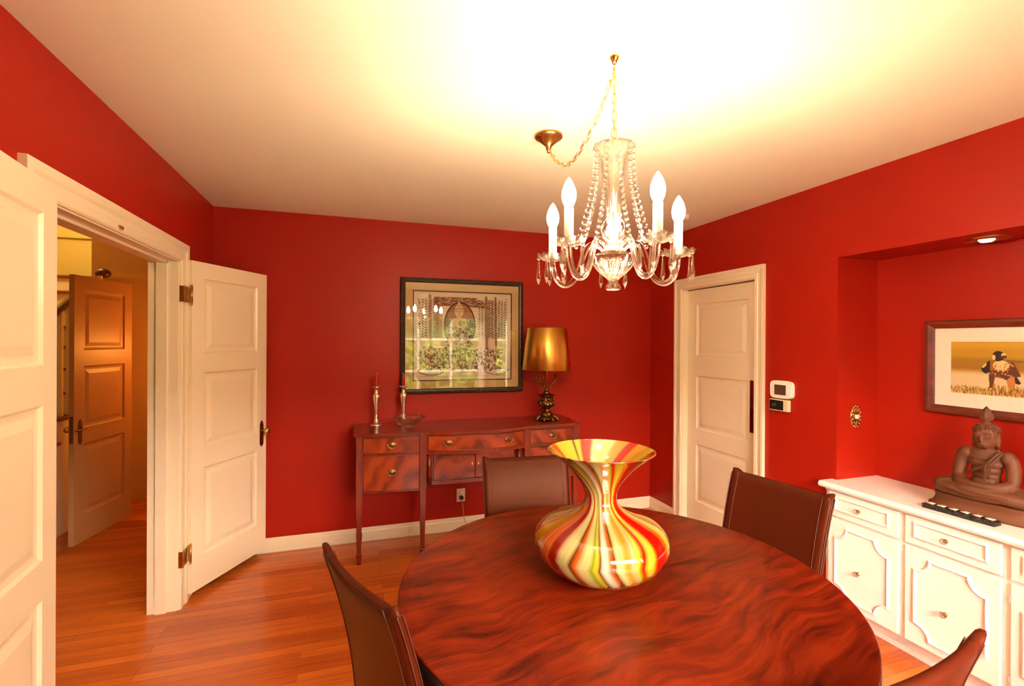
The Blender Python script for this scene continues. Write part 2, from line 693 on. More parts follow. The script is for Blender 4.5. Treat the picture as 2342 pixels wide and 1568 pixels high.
def hinge(parent, z, M):
    mb = MB()
    mb.tube([(0, 0, z - .05), (0, 0, z + .05)], .006, 10, M)
    mb.ball((0, 0, z + .055), .006, 8, 6, M=M).ball((0, 0, z - .055), .006, 8, 6, M=M)
    mb.box(.001, .004, -.003, .030, z - .045, z + .045, M)
    o = mb.build('hinge', m_brass, parent)
    s = MB()
    for k in (-.03, 0, .03):
        s.ball((.005, .012 if k else .022, z + k), .003, 6, 4, M=M)
    s.build('screw', m_dbrass, o)
    # leaf fixed to the casing edge
    return o


def knob_set(parent, x, z, ylist, plate=True, lever=False, both=True):
    k = None
    for y, s in ylist:
        mb = MB()
        pl = [(-.018, -.075), (-.012, -.09), (0, -.10), (.012, -.09), (.018, -.075), (.018, .055), (.012, .075), (0, .09), (-.012, .075), (-.018, .055)]
        M = Matrix.Translation((x, y, z)) @ Matrix.Rotation(PI / 2, 4, 'X') if s < 0 else Matrix.Translation((x, y, z)) @ Matrix.Rotation(-PI / 2, 4, 'X') @ Matrix.Rotation(PI, 4, 'Z')
        mb.prism(pl, .004, M)
        o = mb.build('escutcheon', m_dbrass, parent)
        mb = MB()
        if lever:
            mb.tube([(x, y, z + .02), (x, y + s * .045, z + .02)], .007, 8)
            mb.tube(smooth_pts([(x, y + s * .04, z + .02), (x + .04, y + s * .045, z + .022), (x + .10, y + s * .04, z + .018)], 4), .006, 8)
            mb.build('lever_handle', m_dbrass, o)
        else:
            prof = [(.009, 0), (.008, .02), (.010, .03), (.022, .038), (.027, .048), (.025, .060), (.015, .067), (0.0005, .069)]
            mb.lathe(prof, 20, (0, 0, 0), Matrix.Translation((x, y, z + .015)) @ Matrix.Rotation(-s * PI / 2, 4, 'X'))
            mb.build('door_knob', m_brass, o)


PAN = [(.20, .74), (.86, 1.33), (1.45, 1.91)]
LW, LH = .655, 2.01


def leaf(name, hx, hy, ang, z0, w=LW, h=LH, panels=PAN, mat=m_trim, flip=False):
    o = door_mesh(w, h, .035, panels).build(name, mat)
    o.location = (hx, hy, z0)
    o.rotation_euler = (0, 0, ang)
    o['kind'] = 'structure'
    return o


# far leaf (swung toward the back wall): runs from (.041,-.609) to (.358,-.027)
a1 = math.atan2(-.027 + .609, .358 - .041)
d1 = leaf('door_1', .041, -.609, a1, .045)
d1.scale = (1, 1, 1)
# visible face is local y=-t side -> shift so that face passes through measured line
off = Vector((-math.sin(a1), math.cos(a1), 0)) * .035
d1.location = Vector((.041, -.609, .045)) + off
knob_set(d1, LW - .05, .86, [(-.035, -1)])
for z in (1.80, .245):
    mb = MB()
    Mh = Matrix.Translation((-.006, -.040, 0))
    mb.tube([(0, 0, z - .05), (0, 0, z + .05)], .0065, 10, Mh).ball((0, 0, z + .057), .0065, 8, 6, M=Mh).ball((0, 0, z - .057), .0065, 8, 6, M=Mh)
    mb.box(-.0025, 0, -.036, -.001, z - .047, z + .047)
    hg = mb.build('hinge', m_brass, d1)
# hinge plates screwed on the casing edge
for z in (1.845, .29):
    tag(MB().box(.003, .030, -.6965, -.695, z - .047, z + .047).box(.024, .0265, -.70, -.62, z - .047, z + .047)
        .build('hinge_plate', m_brass), ('upper' if z > 1 else 'lower') + ' brass hinge plate on the far side of the double doorway casing', 'hinge', 'hinge plates on the doorway casing')
# near leaf folded back toward the camera
a2 = math.atan2(-.65, .085)
d2 = leaf('door_2', .072, -2.035, a2, .045)
# hall door
a3 = math.atan2(.413 - 1.063, -.995 + .883)
m_hdoor = paint('shaded_white_door', (.50, .27, .12), .4, .03, .03)  # white door; the hall's shade and warm cast are put into its colour
d3 = leaf('door_3', -.883, 1.063, a3, .045, .66, LH, mat=m_hdoor)
knob_set(d3, .66 - .06, .84, [(.0, 1)], lever=True)
knob_set(d3, .66 - .06, .84, [(-.035, -1)])
MB().box(.660, .662, -.029, -.006, .76, .96).build('latch_plate', m_dbrass, d3)
# dining room side door (closed, set back in its opening)
PR = [(.22, .70), (.83, 1.28), (1.445, 1.885)]
d4 = door_mesh(DY1 - DY0 - .012, 2.005, .035, PR, .11).build('door_4', m_trim)
d4['kind'] = 'structure'
d4.location = (W + .05, DY0 + .006, .018)
d4.rotation_euler = (0, 0, PI / 2)
mb = MB().box(.02, .088, .0, .003, .905, 1.285)
mp_ = metal('mirror_push_plate', (.62, .60, .60), .06, .05)
mb.build('push_plate', mp_, d4)

# ------------------------------------------------------------------ hall beyond the doorway
mb = MB()
mb.box(-.16, -T, 0, HY, 0, 2.75)                    # hall side of the back room wall
mb.box(-1.43, -.12, HY, HY + .1, 0, 2.75)
struct('wall_hall_end', mb, m_halld)
mb = MB()
mb.box(-2.6, -2.5, YF, 3.3, 0, 4.4).box(-2.6, -1.33, 3.2, 3.3, 0, 4.4).box(-1.43, -1.33, HY + .1, 3.2, 0, 4.4)
mb.box(-2.6, -.12, YF - .1, YF, 0, 4.4)
struct('wall_stairwell', mb, m_yell)
struct('ceiling_hall', MB().box(-1.27, -.12, YF, HY + .1, 2.75, 2.85).box(-1.43, -1.27, HY, HY + .1, 2.75, 4.4).box(-1.29, -1.25, YF, HY + .1, 2.75, 4.4).box(-2.6, -1.2, YF, 3.3, 4.4, 4.5), m_halld)
mb = MB().box(-1.40, -.12, HY - .03, HY, 2.10, 2.17).box(-1.40, -.12, HY - .045, HY, 2.17, 2.19)
struct('trim_3', mb, m_halld)
mb = MB().box(-2.5, -1.5, 3.17, 3.2, 2.80, 2.86).box(-2.5, -1.5, 3.18, 3.2, 2.86, 2.90).box(-2.0, -1.93, 3.18, 3.2, 2.90, 3.9)
struct('trim_4', mb, m_yell)
mb = MB().box(-.88, -.16, HY - .016, HY, 0, .1)
struct('baseboard_hall', mb, m_halld)

st = thing('staircase', (-1.9, .5, 0), 0, 'white staircase with dark wooden treads and handrail behind the hall door', 'staircase')
L = Matrix.Translation((1.9, -.5, 0))
RUN, RISE, SY = .25, .19, -.20
poly = [(SY, 0)]
for k in range(13):
    poly += [(SY + k * RUN, (k + 1) * RISE), (SY + (k + 1) * RUN, (k + 1) * RISE)]
poly += [(SY + 13 * RUN, 0)]
poly = [(min(a, 3.17), b) for a, b in poly]
Mx = Matrix(((0, 0, 1, 0), (1, 0, 0, 0), (0, 1, 0, 0), (0, 0, 0, 1)))
MB().prism(poly, .03, L @ Matrix.Translation((-1.30, 0, 0)) @ Mx).build('side_panel', m_trim, st)
for k in range(12):
    y = SY + k * RUN
    MB().box(-2.48, -1.302, y, y + .02, k * RISE, (k + 1) * RISE - .03, L).build('riser', m_trim, st)
    MB().box(-2.48, -1.25, y - .03, y + RUN + .001, (k + 1) * RISE - .03, (k + 1) * RISE, L, bev=.008).build('tread', m_tread, st)
for k in range(2, 12):
    for j in (.06, .185):
        y = SY + k * RUN + j
        z0 = (k + 1) * RISE
        z1 = 1.85 + .58 * (y - .9) - .02
        if y > 1.5:
            continue
        MB().box(-1.305, -1.275, y - .014, y + .014, z0, z1, L).build('baluster', m_trim, st)
MB().tube([(-1.29, .3, 1.85 - .58 * .6), (-1.29, 1.18, 1.85 + .58 * .28)], .028, 10, L).build('handrail', m_rail, st)
mb = MB().box(-1.33, -1.25, 1.50, 1.58, 1.40, 2.10, L)
mb.build('newel_post', m_trim, st)
MB().ball((-1.29, 1.54, 2.20), .055, 14, 10, (1.15, 1.0, .85), L).build('newel_cap', m_rail, st)

# warm lamp up the stairwell, plus added hall fills without a fixture
def point(name, loc, e, col, r=.08):
    ld = bpy.data.lights.new(name, 'POINT')
    ld.energy = e
    ld.color = col
    ld.shadow_soft_size = r
    lo = bpy.data.objects.new(name, ld)
    lo.location = loc
    C.objects.link(lo)
    return lo


point('stairwell_light', (-2.0, 1.6, 3.9), 25, (1, .76, .32), .12)
point('hall_fill', (-.30, 1.42, 1.5), 4.5, (1, .38, .06), .06)  # unseen fill added for the orange glow on the end wall
point('hall_fill_2', (-.4, -.9, 2.5), 1.6, (1, .6, .25), .10)  # unseen ambient fill added in the hall

# ------------------------------------------------------------------ garden outside the window
tag(MB().box(-6, 10, -16, YF - .2, -.45, -.40).build('bounce_ground', m_bounce), 'added paving outside the front window, bouncing light into the room', 'bounce_ground', kind='structure')  # invented paving, added to throw daylight up at the ceiling


def bushy(name, x0, x1, y, z0, z1, d, mat, seed, n=90, size=.35):
    rnd = random.Random(seed)
    mb = MB()
    mb.box(x0, x1, y - d * .5, y + d * .2, z0, z1 - .15)
    for _ in range(n):
        mb.ball((rnd.uniform(x0, x1), y + rnd.uniform(-d * .4, d * .4), rnd.uniform(z0 + .1, z1 - size * .4)), size * rnd.uniform(.5, 1), 7, 5)
    o = mb.build(name, mat, weld=False)
    for p in o.data.polygons:
        p.use_smooth = False
    return o


tag(bushy('hedge', -2, 9, -8.6, -.4, 1.70, 1.2, m_hedge, 3, 420, .32), 'sunny clipped hedge outside the window, mirrored in the picture glass', 'hedge')
tag(bushy('shade_tree', -3, 10, -13.5, -.4, 3.6, 2.0, m_treeb, 5, 240, .8), 'dark row of shade trees beyond the hedge, mirrored in the picture glass', 'tree')

# ================================================================== TABLE
TX, TY, TZ, TRR = 1.85, -2.458, .75, .743
t = thing('dining_table', (TX, TY, 0), 0, 'round dining table with a figured red-brown walnut veneer top', 'table')
prof = [(.0005, .742), (TRR - .001, .742), (TRR, .7435), (TRR, .748), (TRR - .002, .75), (TRR - .006, .75), (.0005, .75)]
MB().lathe(prof, 128, close=False).build('tabletop', m_table, t)
MB().lathe([(TRR - .04, .700), (TRR - .004, .702), (TRR, .706), (TRR, .7418), (TRR - .08, .7418), (TRR - .08, .700), (TRR - .04, .700)], 96, close=False).build('edge_band', m_rubber, t)
MB().lathe([(.10, .66), (.30, .70), (.30, .7418)], 32).build('mounting_plate', m_mahog, t)
MB().lathe([(.09, .08), (.11, .12), (.07, .2), (.055, .35), (.075, .5), (.06, .58), (.10, .66)], 32).build('pedestal', m_mahog, t)
for k in range(4):
    a = PI / 4 + k * PI / 2
    MB().tube(smooth_pts([(.05 * math.cos(a), .05 * math.sin(a), .13), (.2 * math.cos(a), .2 * math.sin(a), .11), (.38 * math.cos(a), .38 * math.sin(a), .04)], 5), .03, 10).build('foot', m_mahog, t)

# ================================================================== VASE
PT = [(.0005, .006), (.045, .004), (.060, .0), (.075, .0005), (.105, .008), (.152, .024), (.190, .048), (.218, .078), (.2325, .108), (.235, .125),
      (.2315, .145), (.219, .165), (.196, .183), (.160, .199), (.122, .213), (.093, .226), (.073, .240), (.061, .256),
      (.056, .272), (.057, .290), (.064, .312), (.0765, .334), (.094, .357), (.118, .383), (.147, .409), (.170, .428), (.1865, .440), (.1880, .4425)]
pp = smooth_pts([(a, 0, b) for a, b in PT], 4)
prof = [(max(.0003, p.x), p.z) for p in pp]
inner = [(max(.0003, r - .0045), z) for r, z in prof if z > .235][::-1]
NV = 480


def hexc(r, g, b):
    f_ = lambda c: (c / 255 / 12.92) if c <= 10 else ((c / 255 + .055) / 1.055) ** 2.4
    return (f_(r), f_(g), f_(b))


RED, DRED, ORG, AMB, YEL, CRM, GRN, BRN, PNK, WHT = [hexc(*c) for c in
    [(225, 22, 4), (175, 18, 4), (238, 95, 12), (246, 165, 25), (242, 218, 62), (245, 230, 150), (165, 185, 20), (110, 65, 15), (248, 190, 140), (255, 246, 215)]]
# stripes clockwise from the left silhouette to the right as seen by the camera (width in degrees, colour)
# stripes by angle (degrees) from the left silhouette round the front to the right, then round the back
STR = [(16, ORG), (2, YEL), (5, AMB), (3, GRN), (17, ORG), (10, DRED), (2, PNK), (9, CRM), (2, BRN), (4, ORG), (8, CRM), (3, GRN), (3, YEL), (2, BRN), (7, WHT),
       (4, ORG), (3, BRN), (7, CRM), (7, AMB), (4, PNK), (3, YEL), (1.5, GRN), (5, RED), (7, YEL), (2, AMB), (17, RED), (5, ORG), (6, YEL), (4, CRM), (2, GRN), (9, ORG), (4, YEL),
       (12, YEL), (14, RED), (12, YEL), (20, AMB), (14, RED), (20, AMB), (28, CRM), (18, RED), (8, YEL), (2.5, BRN), (24, YEL)]
tot = sum(w for w, _ in STR)
edges = []
acc = 0
for w_, c_ in STR:
    edges.append((acc / tot, (acc + w_) / tot, c_))
    acc += w_


def vase_col(ang, h, face):
    if h < .12:
        tw = 20 * ((.12 - h) / .12) ** 1.2
    elif h < .30:
        tw = 3 * math.sin((h - .12) / .18 * PI)
    else:
        tw = -26 * ((h - .30) / .14) ** .8
    tw += 2.2 * math.sin(ang * 3 + h * 16) + 1.5 * math.sin(ang * 7 + h * 27)
    d = math.degrees(ang - face) - tw
    u = ((d + 90) / 360) % 1.0
    for i, (a, b, c) in enumerate(edges):
        if a <= u < b:
            k = (u - a) / (b - a)
            wd = (b - a) * 360
            dd = min(u - a, b - u) * 360
            nb = edges[(i - 1) % len(edges)][2] if k < .5 else edges[(i + 1) % len(edges)][2]
            m = max(0, 1 - dd / min(2.2, wd * .4)) * .5
            # fine streaks inside the wide bands
            s1 = .5 + .5 * math.sin(d * 1.9 + 2.2 * math.sin(d * .31 + h * 9))
            s2 = .5 + .5 * math.sin(d * .83 + 1.3 * math.sin(h * 13))
            mixc = CRM if c in (ORG, AMB, PNK) else (YEL if c in (CRM, WHT) else c)
            q2 = (.30 * s1 * s2 if wd > 4 else 0)
            dk = 1 - .12 * (1 - s1)
            o_ = [c[q] * (1 - q2) + mixc[q] * q2 for q in range(3)]
            return tuple(min(1, (o_[q] * (1 - m) + nb[q] * m) * dk * .52) for q in range(3))
    return CRM


vx, vy = 1.809, -2.428
face = math.atan2(CAM.y - vy, CAM.x - vx)
full = prof + inner
mbv = MB()
mbv.lathe(full, NV, close=False)
me = bpy.data.meshes.new('vase')
me.from_pydata(mbv.v, [], mbv.f)
me.polygons.foreach_set('use_smooth', [True] * len(me.polygons))
me.materials.append(m_vase)
ca = me.color_attributes.new('col', 'FLOAT_COLOR', 'POINT')
arr = []
for i, (r, z) in enumerate(full):
    for k in range(NV):
        a = 2 * PI * k / NV
        c = vase_col(a, z, face)
        arr += [c[0], c[1], c[2], 1]
ca.data.foreach_set('color', arr)
vz = bpy.data.objects.new('vase', me)
C.objects.link(vz)
vz.location = (vx, vy, TZ + .0005)
tag(vz, 'large flared glass vase swirled in red, yellow, green and orange on the round table', 'vase')


# ================================================================== CHAIRS
def chair_proto():
    r = thing('dining_chair', (0, 0, 0), 0, 'x', 'chair', 'brown leather dining chairs')
    wt, wb = .245, .235

    def yb(z, x):
        q = (z - .42) / .51
        return -.205 - .035 * q - .075 * q * q + .020 * (abs(x) / .24) ** 2 * 1.0 - .012

    def zt(x):
        ax = abs(x)
        return .925 - .006 * (1 - (ax / .245) ** 2) + (.010 if ax > .225 else .005 if ax > .208 else (-.003 if ax > .195 else 0))
    nx, nz = 28, 18
    th = .032
    vs, fs = [], []
    g = lambda side, i, j: side * (nx + 1) * (nz + 1) + j * (nx + 1) + i
    for side in (0, 1):
        for j in range(nz + 1):
            for i in range(nx + 1):
                u = i / nx * 2 - 1
                u = math.copysign(abs(u) ** .85, u)
                q = j / nz
                w = wb + (wt - wb) * q
                x = u * w
                top = zt(x)
                z = .36 + (top - .36) * q
                e = max(0, min(1, (w - abs(x)) / .008)) ** .5 * min(1, (top - z) / .010 + .2) ** .5
                tt = th * .5 * (.35 + .65 * e)
                y = yb(z, x) + (tt if side == 0 else -tt)
                vs.append((x, y, z))
    for j in range(nz):
        for i in range(nx):
            fs.append((g(0, i, j), g(0, i, j + 1), g(0, i + 1, j + 1), g(0, i + 1, j)))
            fs.append((g(1, i, j), g(1, i + 1, j), g(1, i + 1, j + 1), g(1, i, j + 1)))
    for j in range(nz):
        fs.append((g(0, 0, j), g(1, 0, j), g(1, 0, j + 1), g(0, 0, j + 1)))
        fs.append((g(0, nx, j), g(0, nx, j + 1), g(1, nx, j + 1), g(1, nx, j)))
    for i in range(nx):
        fs.append((g(0, i, nz), g(1, i, nz), g(1, i + 1, nz), g(0, i + 1, nz)))
        fs.append((g(0, i, 0), g(0, i + 1, 0), g(1, i + 1, 0), g(1, i, 0)))
    b = MB().add(vs, fs, True).build('backrest', m_leather, r)
    for s in (-1, 1):
        for f_ in (-1, 1):
            pts = [(s * (.202 + .006 * (z - .4)), yb(z, .202) + f_ * (th * .5 + .0008), z) for z in [.42 + .5 * k / 20 for k in range(21)]]
            MB().tube(pts, .0016, 6).build('seam', m_thread, b)
        pts = []
        for f_ in (-1, 1):
            zs = [.38 + .535 * k / 20 for k in range(21)]
            if f_ > 0:
                zs = zs[::-1]
            for z in zs:
                w = wb + (wt - wb) * (z - .36) / .565
                pts.append((s * (w + .001), yb(z, w) + f_ * .0075, z))
        MB().tube(pts, .0018, 6).build('piping', m_thread, b)
    MB().box(-.225, .225, -.215, .23, .40, .462, bev=.015).build('seat', m_leather, r)
    for sx_ in (-1, 1):
        MB().box(sx_ * .205 - .018, sx_ * .205 + .018, .185, .222, 0, .402, bev=.006).build('leg', m_leather, r)
        pr = []
        MB().tube([(sx_ * .205, -.225, .40), (sx_ * .205, -.235, .2), (sx_ * .205, -.245, 0.0)], [.021, .019, .017], 10).build('leg', m_leather, r)
    return r


ch0 = chair_proto()
# top edge midpoints (x,y), width direction
CH = [((1.659, -1.360), (2.135, -1.416), 'brown leather chair on the far side of the table, in front of the sideboard', 1),
      ((2.839, -1.952), (2.920, -2.454), 'brown leather chair between the table and the white built-in cabinet', 1),
      ((.880, -2.317), (1.073, -2.782), 'brown leather chair left of the table, seen from its side near the doorway', -1),
      ((1.838, -3.318), (2.313, -3.260), 'brown leather chair nearest the camera at bottom right, its back brightly lit', -1)]
for i, (a, b, lab, s) in enumerate(CH):
    a, b = Vector((*a, 0)), Vector((*b, 0))
    mid = (a + b) / 2
    d = (b - a).normalized()
    # local +Y (front) points to the table centre side
    nrm = Vector((-d.y, d.x, 0))
    tv = Vector((TX, TY, 0)) - mid
    if nrm.dot(tv) < 0:
        nrm = -nrm
    rz = math.atan2(nrm.y, nrm.x) - PI / 2
    o = ch0 if i == 0 else copy_tree(ch0)
    base = mid + nrm * (.205 + .035 + .075 + .0)
    o.location = (base.x, base.y, 0)
    o.rotation_euler = (0, 0, rz)
    o['label'] = lab

# ================================================================== SIDEBOARD
SBZ = .926
sb = thing('sideboard', (1.85, -.25, 0), 0, 'mahogany bow-front sideboard with brass oval pulls against the back wall', 'sideboard')
L = Matrix.Translation((-1.85, .25, 0))
X0, X1, XA, XB = .985, 2.70, 1.445, 2.245


def bow(x, off=0.):
    """front y at x."""
    q = (x - (XA + XB) / 2) / ((XB - XA) / 2)
    if abs(q) >= 1:
        e = (X0 - x) / (X0 - XA) if x < XA else (x - X1) / (XB - X1)
        e = max(0, min(1, e))
        return -.435 - .035 * math.sin(e * PI / 2) - off
    return -.470 - .085 * (1 - q * q) - off


def bowpoly(x0, x1, yback, off=0., n=24, ov=0.):
    pts = [(x0, yback)]
    for k in range(n + 1):
        x = x0 + (x1 - x0) * k / n
        pts.append((x, bow(min(max(x, X0), X1), off)))
    pts.append((x1, yback))
    return pts


mb = MB().prism(bowpoly(X0 - .018, X1 + .018, -.018, .018, 40), .022, L @ Matrix.Translation((0, 0, SBZ - .022)))
mb.build('top', m_mahog, sb)
mb = MB()
mb.prism(bowpoly(X0, XA, -.03, -.004, 6), .40, L @ Matrix.Translation((0, 0, .500)))
mb.prism(bowpoly(XB, X1, -.03, -.004, 6), .40, L @ Matrix.Translation((0, 0, .500)))
mb.prism(bowpoly(XA, XB, -.03, -.004, 20), .145, L @ Matrix.Translation((0, 0, .758)))
# recessed centre cupboard
cp = [(XA, -.03), (XA, -.455), (XA + .02, -.44)]
for k in range(13):
    a = k / 12
    cp.append((XA + .07 + (XB - XA - .14) * a, -.40 - .02 * math.sin(PI * a)))
cp += [(XB - .02, -.44), (XB, -.455), (XB, -.03)]
mb.prism(cp, .24, L @ Matrix.Translation((0, 0, .525)))
mb.prism([(p[0], p[1] - .012) if p[1] < -.1 else p for p in cp], .03, L @ Matrix.Translation((0, 0, .515)))
mb.build('carcass', m_mahogv, sb)


def front(x0, x1, z0, z1, name, off=.004, t=.008, fn=bow, mat=m_flame):
    nn = max(4, int((x1 - x0) / .03))
    poly = [(x0 + (x1 - x0) * k / nn, fn(x0 + (x1 - x0) * k / nn) + .004 - t) for k in range(nn + 1)]
    poly += [(x1 - (x1 - x0) * k / nn, fn(x1 - (x1 - x0) * k / nn) + .012) for k in range(nn + 1)]
    o = MB().prism(poly, z1 - z0, L @ Matrix.Translation((0, 0, z0))).build(name, mat, sb)
    # beading round the front
    bd = []
    for a, b in (((x0, z0), (x1, z0)), ((x0, z1), (x1, z1)), ((x0, z0), (x0, z1)), ((x1, z0), (x1, z1))):
        pts = [L @ Vector((a[0] + (b[0] - a[0]) * k / nn, fn(a[0] + (b[0] - a[0]) * k / nn) + .002 - t, a[1] + (b[1] - a[1]) * k / nn)) for k in range(nn + 1)]
        bd.append(pts)
    m2 = MB()
    for pts in bd:
        m2.tube(pts, .0028, 6)
    m2.build('cock_beading', m_mahogv, o)
    return o


def pull(parent, x, z, fn=bow):
    y = fn(x) - .006
    dx = .02
    sl = math.atan2(fn(x + dx) - fn(x - dx), 2 * dx)
    M_ = L @ TR(x, y, z, sl)
    mb = MB()
    prof_ = [(.0005, .006), (.012, .005), (.016, .003), (.022, .004), (.026, .001), (.027, 0)]
    mb.lathe([(r, h_) for r, h_ in prof_], 28, (0, 0, 0), M_ @ Matrix.Rotation(PI / 2, 4, 'X') @ Matrix.Diagonal((1.28, .88, 1, 1)))
    o = mb.build('pull', m_dbrass, parent)
    pts = [(.029 * math.cos(a), -.010 - .006 * math.sin(a) * -1, -.026 * math.sin(a) + .004) for a in [PI * k / 12 for k in range(13)]]
    m2 = MB().tube([M_ @ Vector(p) for p in pts], .0028, 8)
    for s in (-1, 1):
        m2.ball(M_ @ Vector((s * .029, -.008, .004)), .0055, 8, 6)
    m2.build('bail_handle', m_brass, o)


lg = .045
for x0, x1 in ((X0 + lg, XA - lg * .5), (XB + lg * .5, X1 - lg)):
    dr = front(x0 + .004, x1 - .004, .785, .890, 'drawer')
    pull(dr, (x0 + x1) / 2, .838)
    dd = front(x0 + .004, x1 - .004, .520, .762, 'deep_drawer')
    pull(dd, (x0 + x1) / 2, .645)
cd_ = front(XA + lg * .5 + .012, XB - lg * .5 - .012, .790, .893, 'drawer')
pull(cd_, XA + .17, .842)
pull(cd_, XB - .17, .842)


def rec(x):
    a = (x - XA - .07) / (XB - XA - .14)
    return -.40 - .02 * math.sin(PI * max(0, min(1, a)))


mid_ = (XA + XB) / 2
for s, (x0, x1) in ((1, (XA + .085, mid_ - .002)), (-1, (mid_ + .002, XB - .085))):
    dd = front(x0, x1, .550, .750, 'cupboard_door', fn=rec)
    ex = x1 - .022 if s > 0 else x0 + .022
    MB().prism([(-.006, 0), (0, -.014), (.006, 0), (0, .014)], .003, L @ TR(ex, rec(ex) - .003, .655) @ Matrix.Rotation(PI / 2, 4, 'X')).build('escutcheon', m_ivory, dd)
for x in (XA + .052, XB - .052):
    MB().lathe([(.018, .527), (.018, .757)], 20, (x, -.425, 0), L).build('quarter_column', m_mahogv, sb)


def sleg(x, y, zt_, front_=True):
    mb = MB()
    z = [(0, .011), (.008, .014), (.075, .019), (.08, .014), (.50, .0225), (zt_, .0225)]
    vs, fs = [], []
    for zz, h_ in z:
        vs += [(x - h_, y - h_, zz), (x + h_, y - h_, zz), (x + h_, y + h_, zz), (x - h_, y + h_, zz)]
    for i in range(len(z) - 1):
        for k in range(4):
            fs.append((i * 4 + k, i * 4 + (k + 1) % 4, i * 4 + 4 + (k + 1) % 4, i * 4 + 4 + k))
    fs += [(3, 2, 1, 0), tuple(len(vs) - 4 + k for k in range(4))]
    mb.add(vs, fs, False, L)
    mb.build('leg', m_mahogv, sb)


for x, y in ((X0 + .0225, -.415), (XA, -.455), (XB, -.455), (X1 - .0225, -.415)):
    sleg(x, y, SBZ - .024)
for x in (X0 + .03, X1 - .03):
    sleg(x, -.055, .5)


# ------------------------------------------------------------------ things on the sideboard
def candlestick(x, y, label, wx):
    r = thing('candlestick', (x, y, SBZ), 0, label, 'candlestick', 'silver candlesticks on the sideboard')
    pr = [(.0005, 0), (.053, 0), (.056, .004), (.052, .010), (.030, .020), (.018, .030), (.014, .048), (.009, .062), (.011, .068), (.008, .075), (.008, .085),
          (.013, .15), (.019, .19), (.0235, .225), (.0235, .238), (.018, .252), (.010, .260), (.013, .266), (.009, .272), (.012, .280), (.011, .290), (.020, .300), (.028, .308), (.0285, .312), (.018, .312), (.014, .300), (.0005, .300)]
    pr = [(a * (1.28 if b > .03 else 1.0) if a > .001 else a, b * .965) for a, b in pr]
    MB().lathe(pr, 32, close=False).build('candlestick_body', m_silver, r)
    return r


for x, y, lab, cl, hh, wx in ((1.133, -.115, 'silver baluster candlestick standing clear at the left end of the sideboard', 'short waisted red candle in the left candlestick', .098, .5),
                              (1.338, -.115, 'silver baluster candlestick partly behind the cut-glass bowl', 'short straight red candle in the candlestick behind the glass bowl', .092, -.5)):
    candlestick(x, y, lab, wx)
    c = thing('candle', (x, y, SBZ + .2905), 0, cl, 'candle', 'red candles in the candlesticks')
    if wx > 0:
        pr = [(.0005, 0), (.0125, 0), (.014, .02), (.011, .045), (.0135, .07), (.012, .088), (.005, .098), (.0005, .098)]
    else:
        pr = [(.0005, 0), (.0125, 0), (.0125, .08), (.010, .09), (.0005, .092)]
    MB().lathe(pr, 20, close=False).build('candle_body', m_wax, c)
    MB().tube(smooth_pts([(0, 0, hh - .004), (0, 0, hh + .008), (wx * .012, 0, hh + .016), (wx * .024, 0, hh + .014)], 4), .0016, 6).build('wick', m_wick, c)

# cut-glass bowl with scalloped rim
def scal(r, z, a, i):
    k = max(0, (z - .02) / .06)
    return r * (1 + .035 * k * math.cos(12 * a)), z + .006 * k * k * math.cos(12 * a)


pr = [(.0005, .004), (.030, .002), (.034, 0), (.036, .004), (.030, .010), (.050, .018), (.080, .036), (.100, .056), (.119, .078), (.117, .080), (.096, .060), (.076, .041), (.045, .024), (.0005, .018)]
b = MB().lathe(pr, 96, mod=scal, close=False)
bo = b.build('glass_bowl', m_cut)
bo.location = (1.366, -.27, SBZ + .0005)
for p in bo.data.polygons:
    p.use_smooth = (p.index % 2 == 0)
tag(bo, 'scalloped cut-glass bowl on the left part of the sideboard', 'bowl')

# lamp
lp = thing('table_lamp', (2.490, -.262, SBZ), 0, 'ornate bronze table lamp with a gold foil drum shade on the sideboard', 'lamp')


def orn(r, z, a, i):
    k = .10 if .03 < z < .2 else .04
    return r * (1 + k * math.sin(7 * a + z * 60) * math.sin(z * 110)), z


pr = [(.0005, .012), (.060, .012), (.085, .018), (.078, .030), (.060, .040), (.050, .050), (.052, .062), (.040, .070), (.028, .080), (.026, .095), (.040, .108),
      (.058, .122), (.064, .140), (.062, .158), (.050, .172), (.046, .185), (.052, .196), (.066, .204), (.068, .210), (.050, .216), (.030, .222), (.024, .236), (.014, .248), (.010, .262), (.0005, .264)]
pr2 = [(p.x if p.x > .0005 else .0005, p.z) for p in smooth_pts([(a, 0, b_) for a, b_ in pr], 4)]
lb = MB().lathe(pr2, 96, mod=orn, close=False)
for k in range(8):
    mb = MB()
    a = k * PI / 4 + .2
    mb.tube(smooth_pts([(.05 * math.cos(a), .05 * math.sin(a), .040), (.075 * math.cos(a), .075 * math.sin(a), .034), (.094 * math.cos(a), .094 * math.sin(a), .016), (.088 * math.cos(a), .088 * math.sin(a), .0125)], 4), [.010] * 9 + [.012] * 4, 8)
    mb.build('scroll_foot', m_dbrass, lp)
    lb.ball((.060 * math.cos(a), .060 * math.sin(a), .140), .014, 8, 6, (1, 1, 1.6))
    lb.ball((.046 * math.cos(a + .4), .046 * math.sin(a + .4), .178), .008, 8, 6)
lb.build('lamp_base', m_dbrass, lp)
MB().tube([(0, 0, .262), (0, 0, .70)], .0055, 12).build('stem', m_gold, lp)
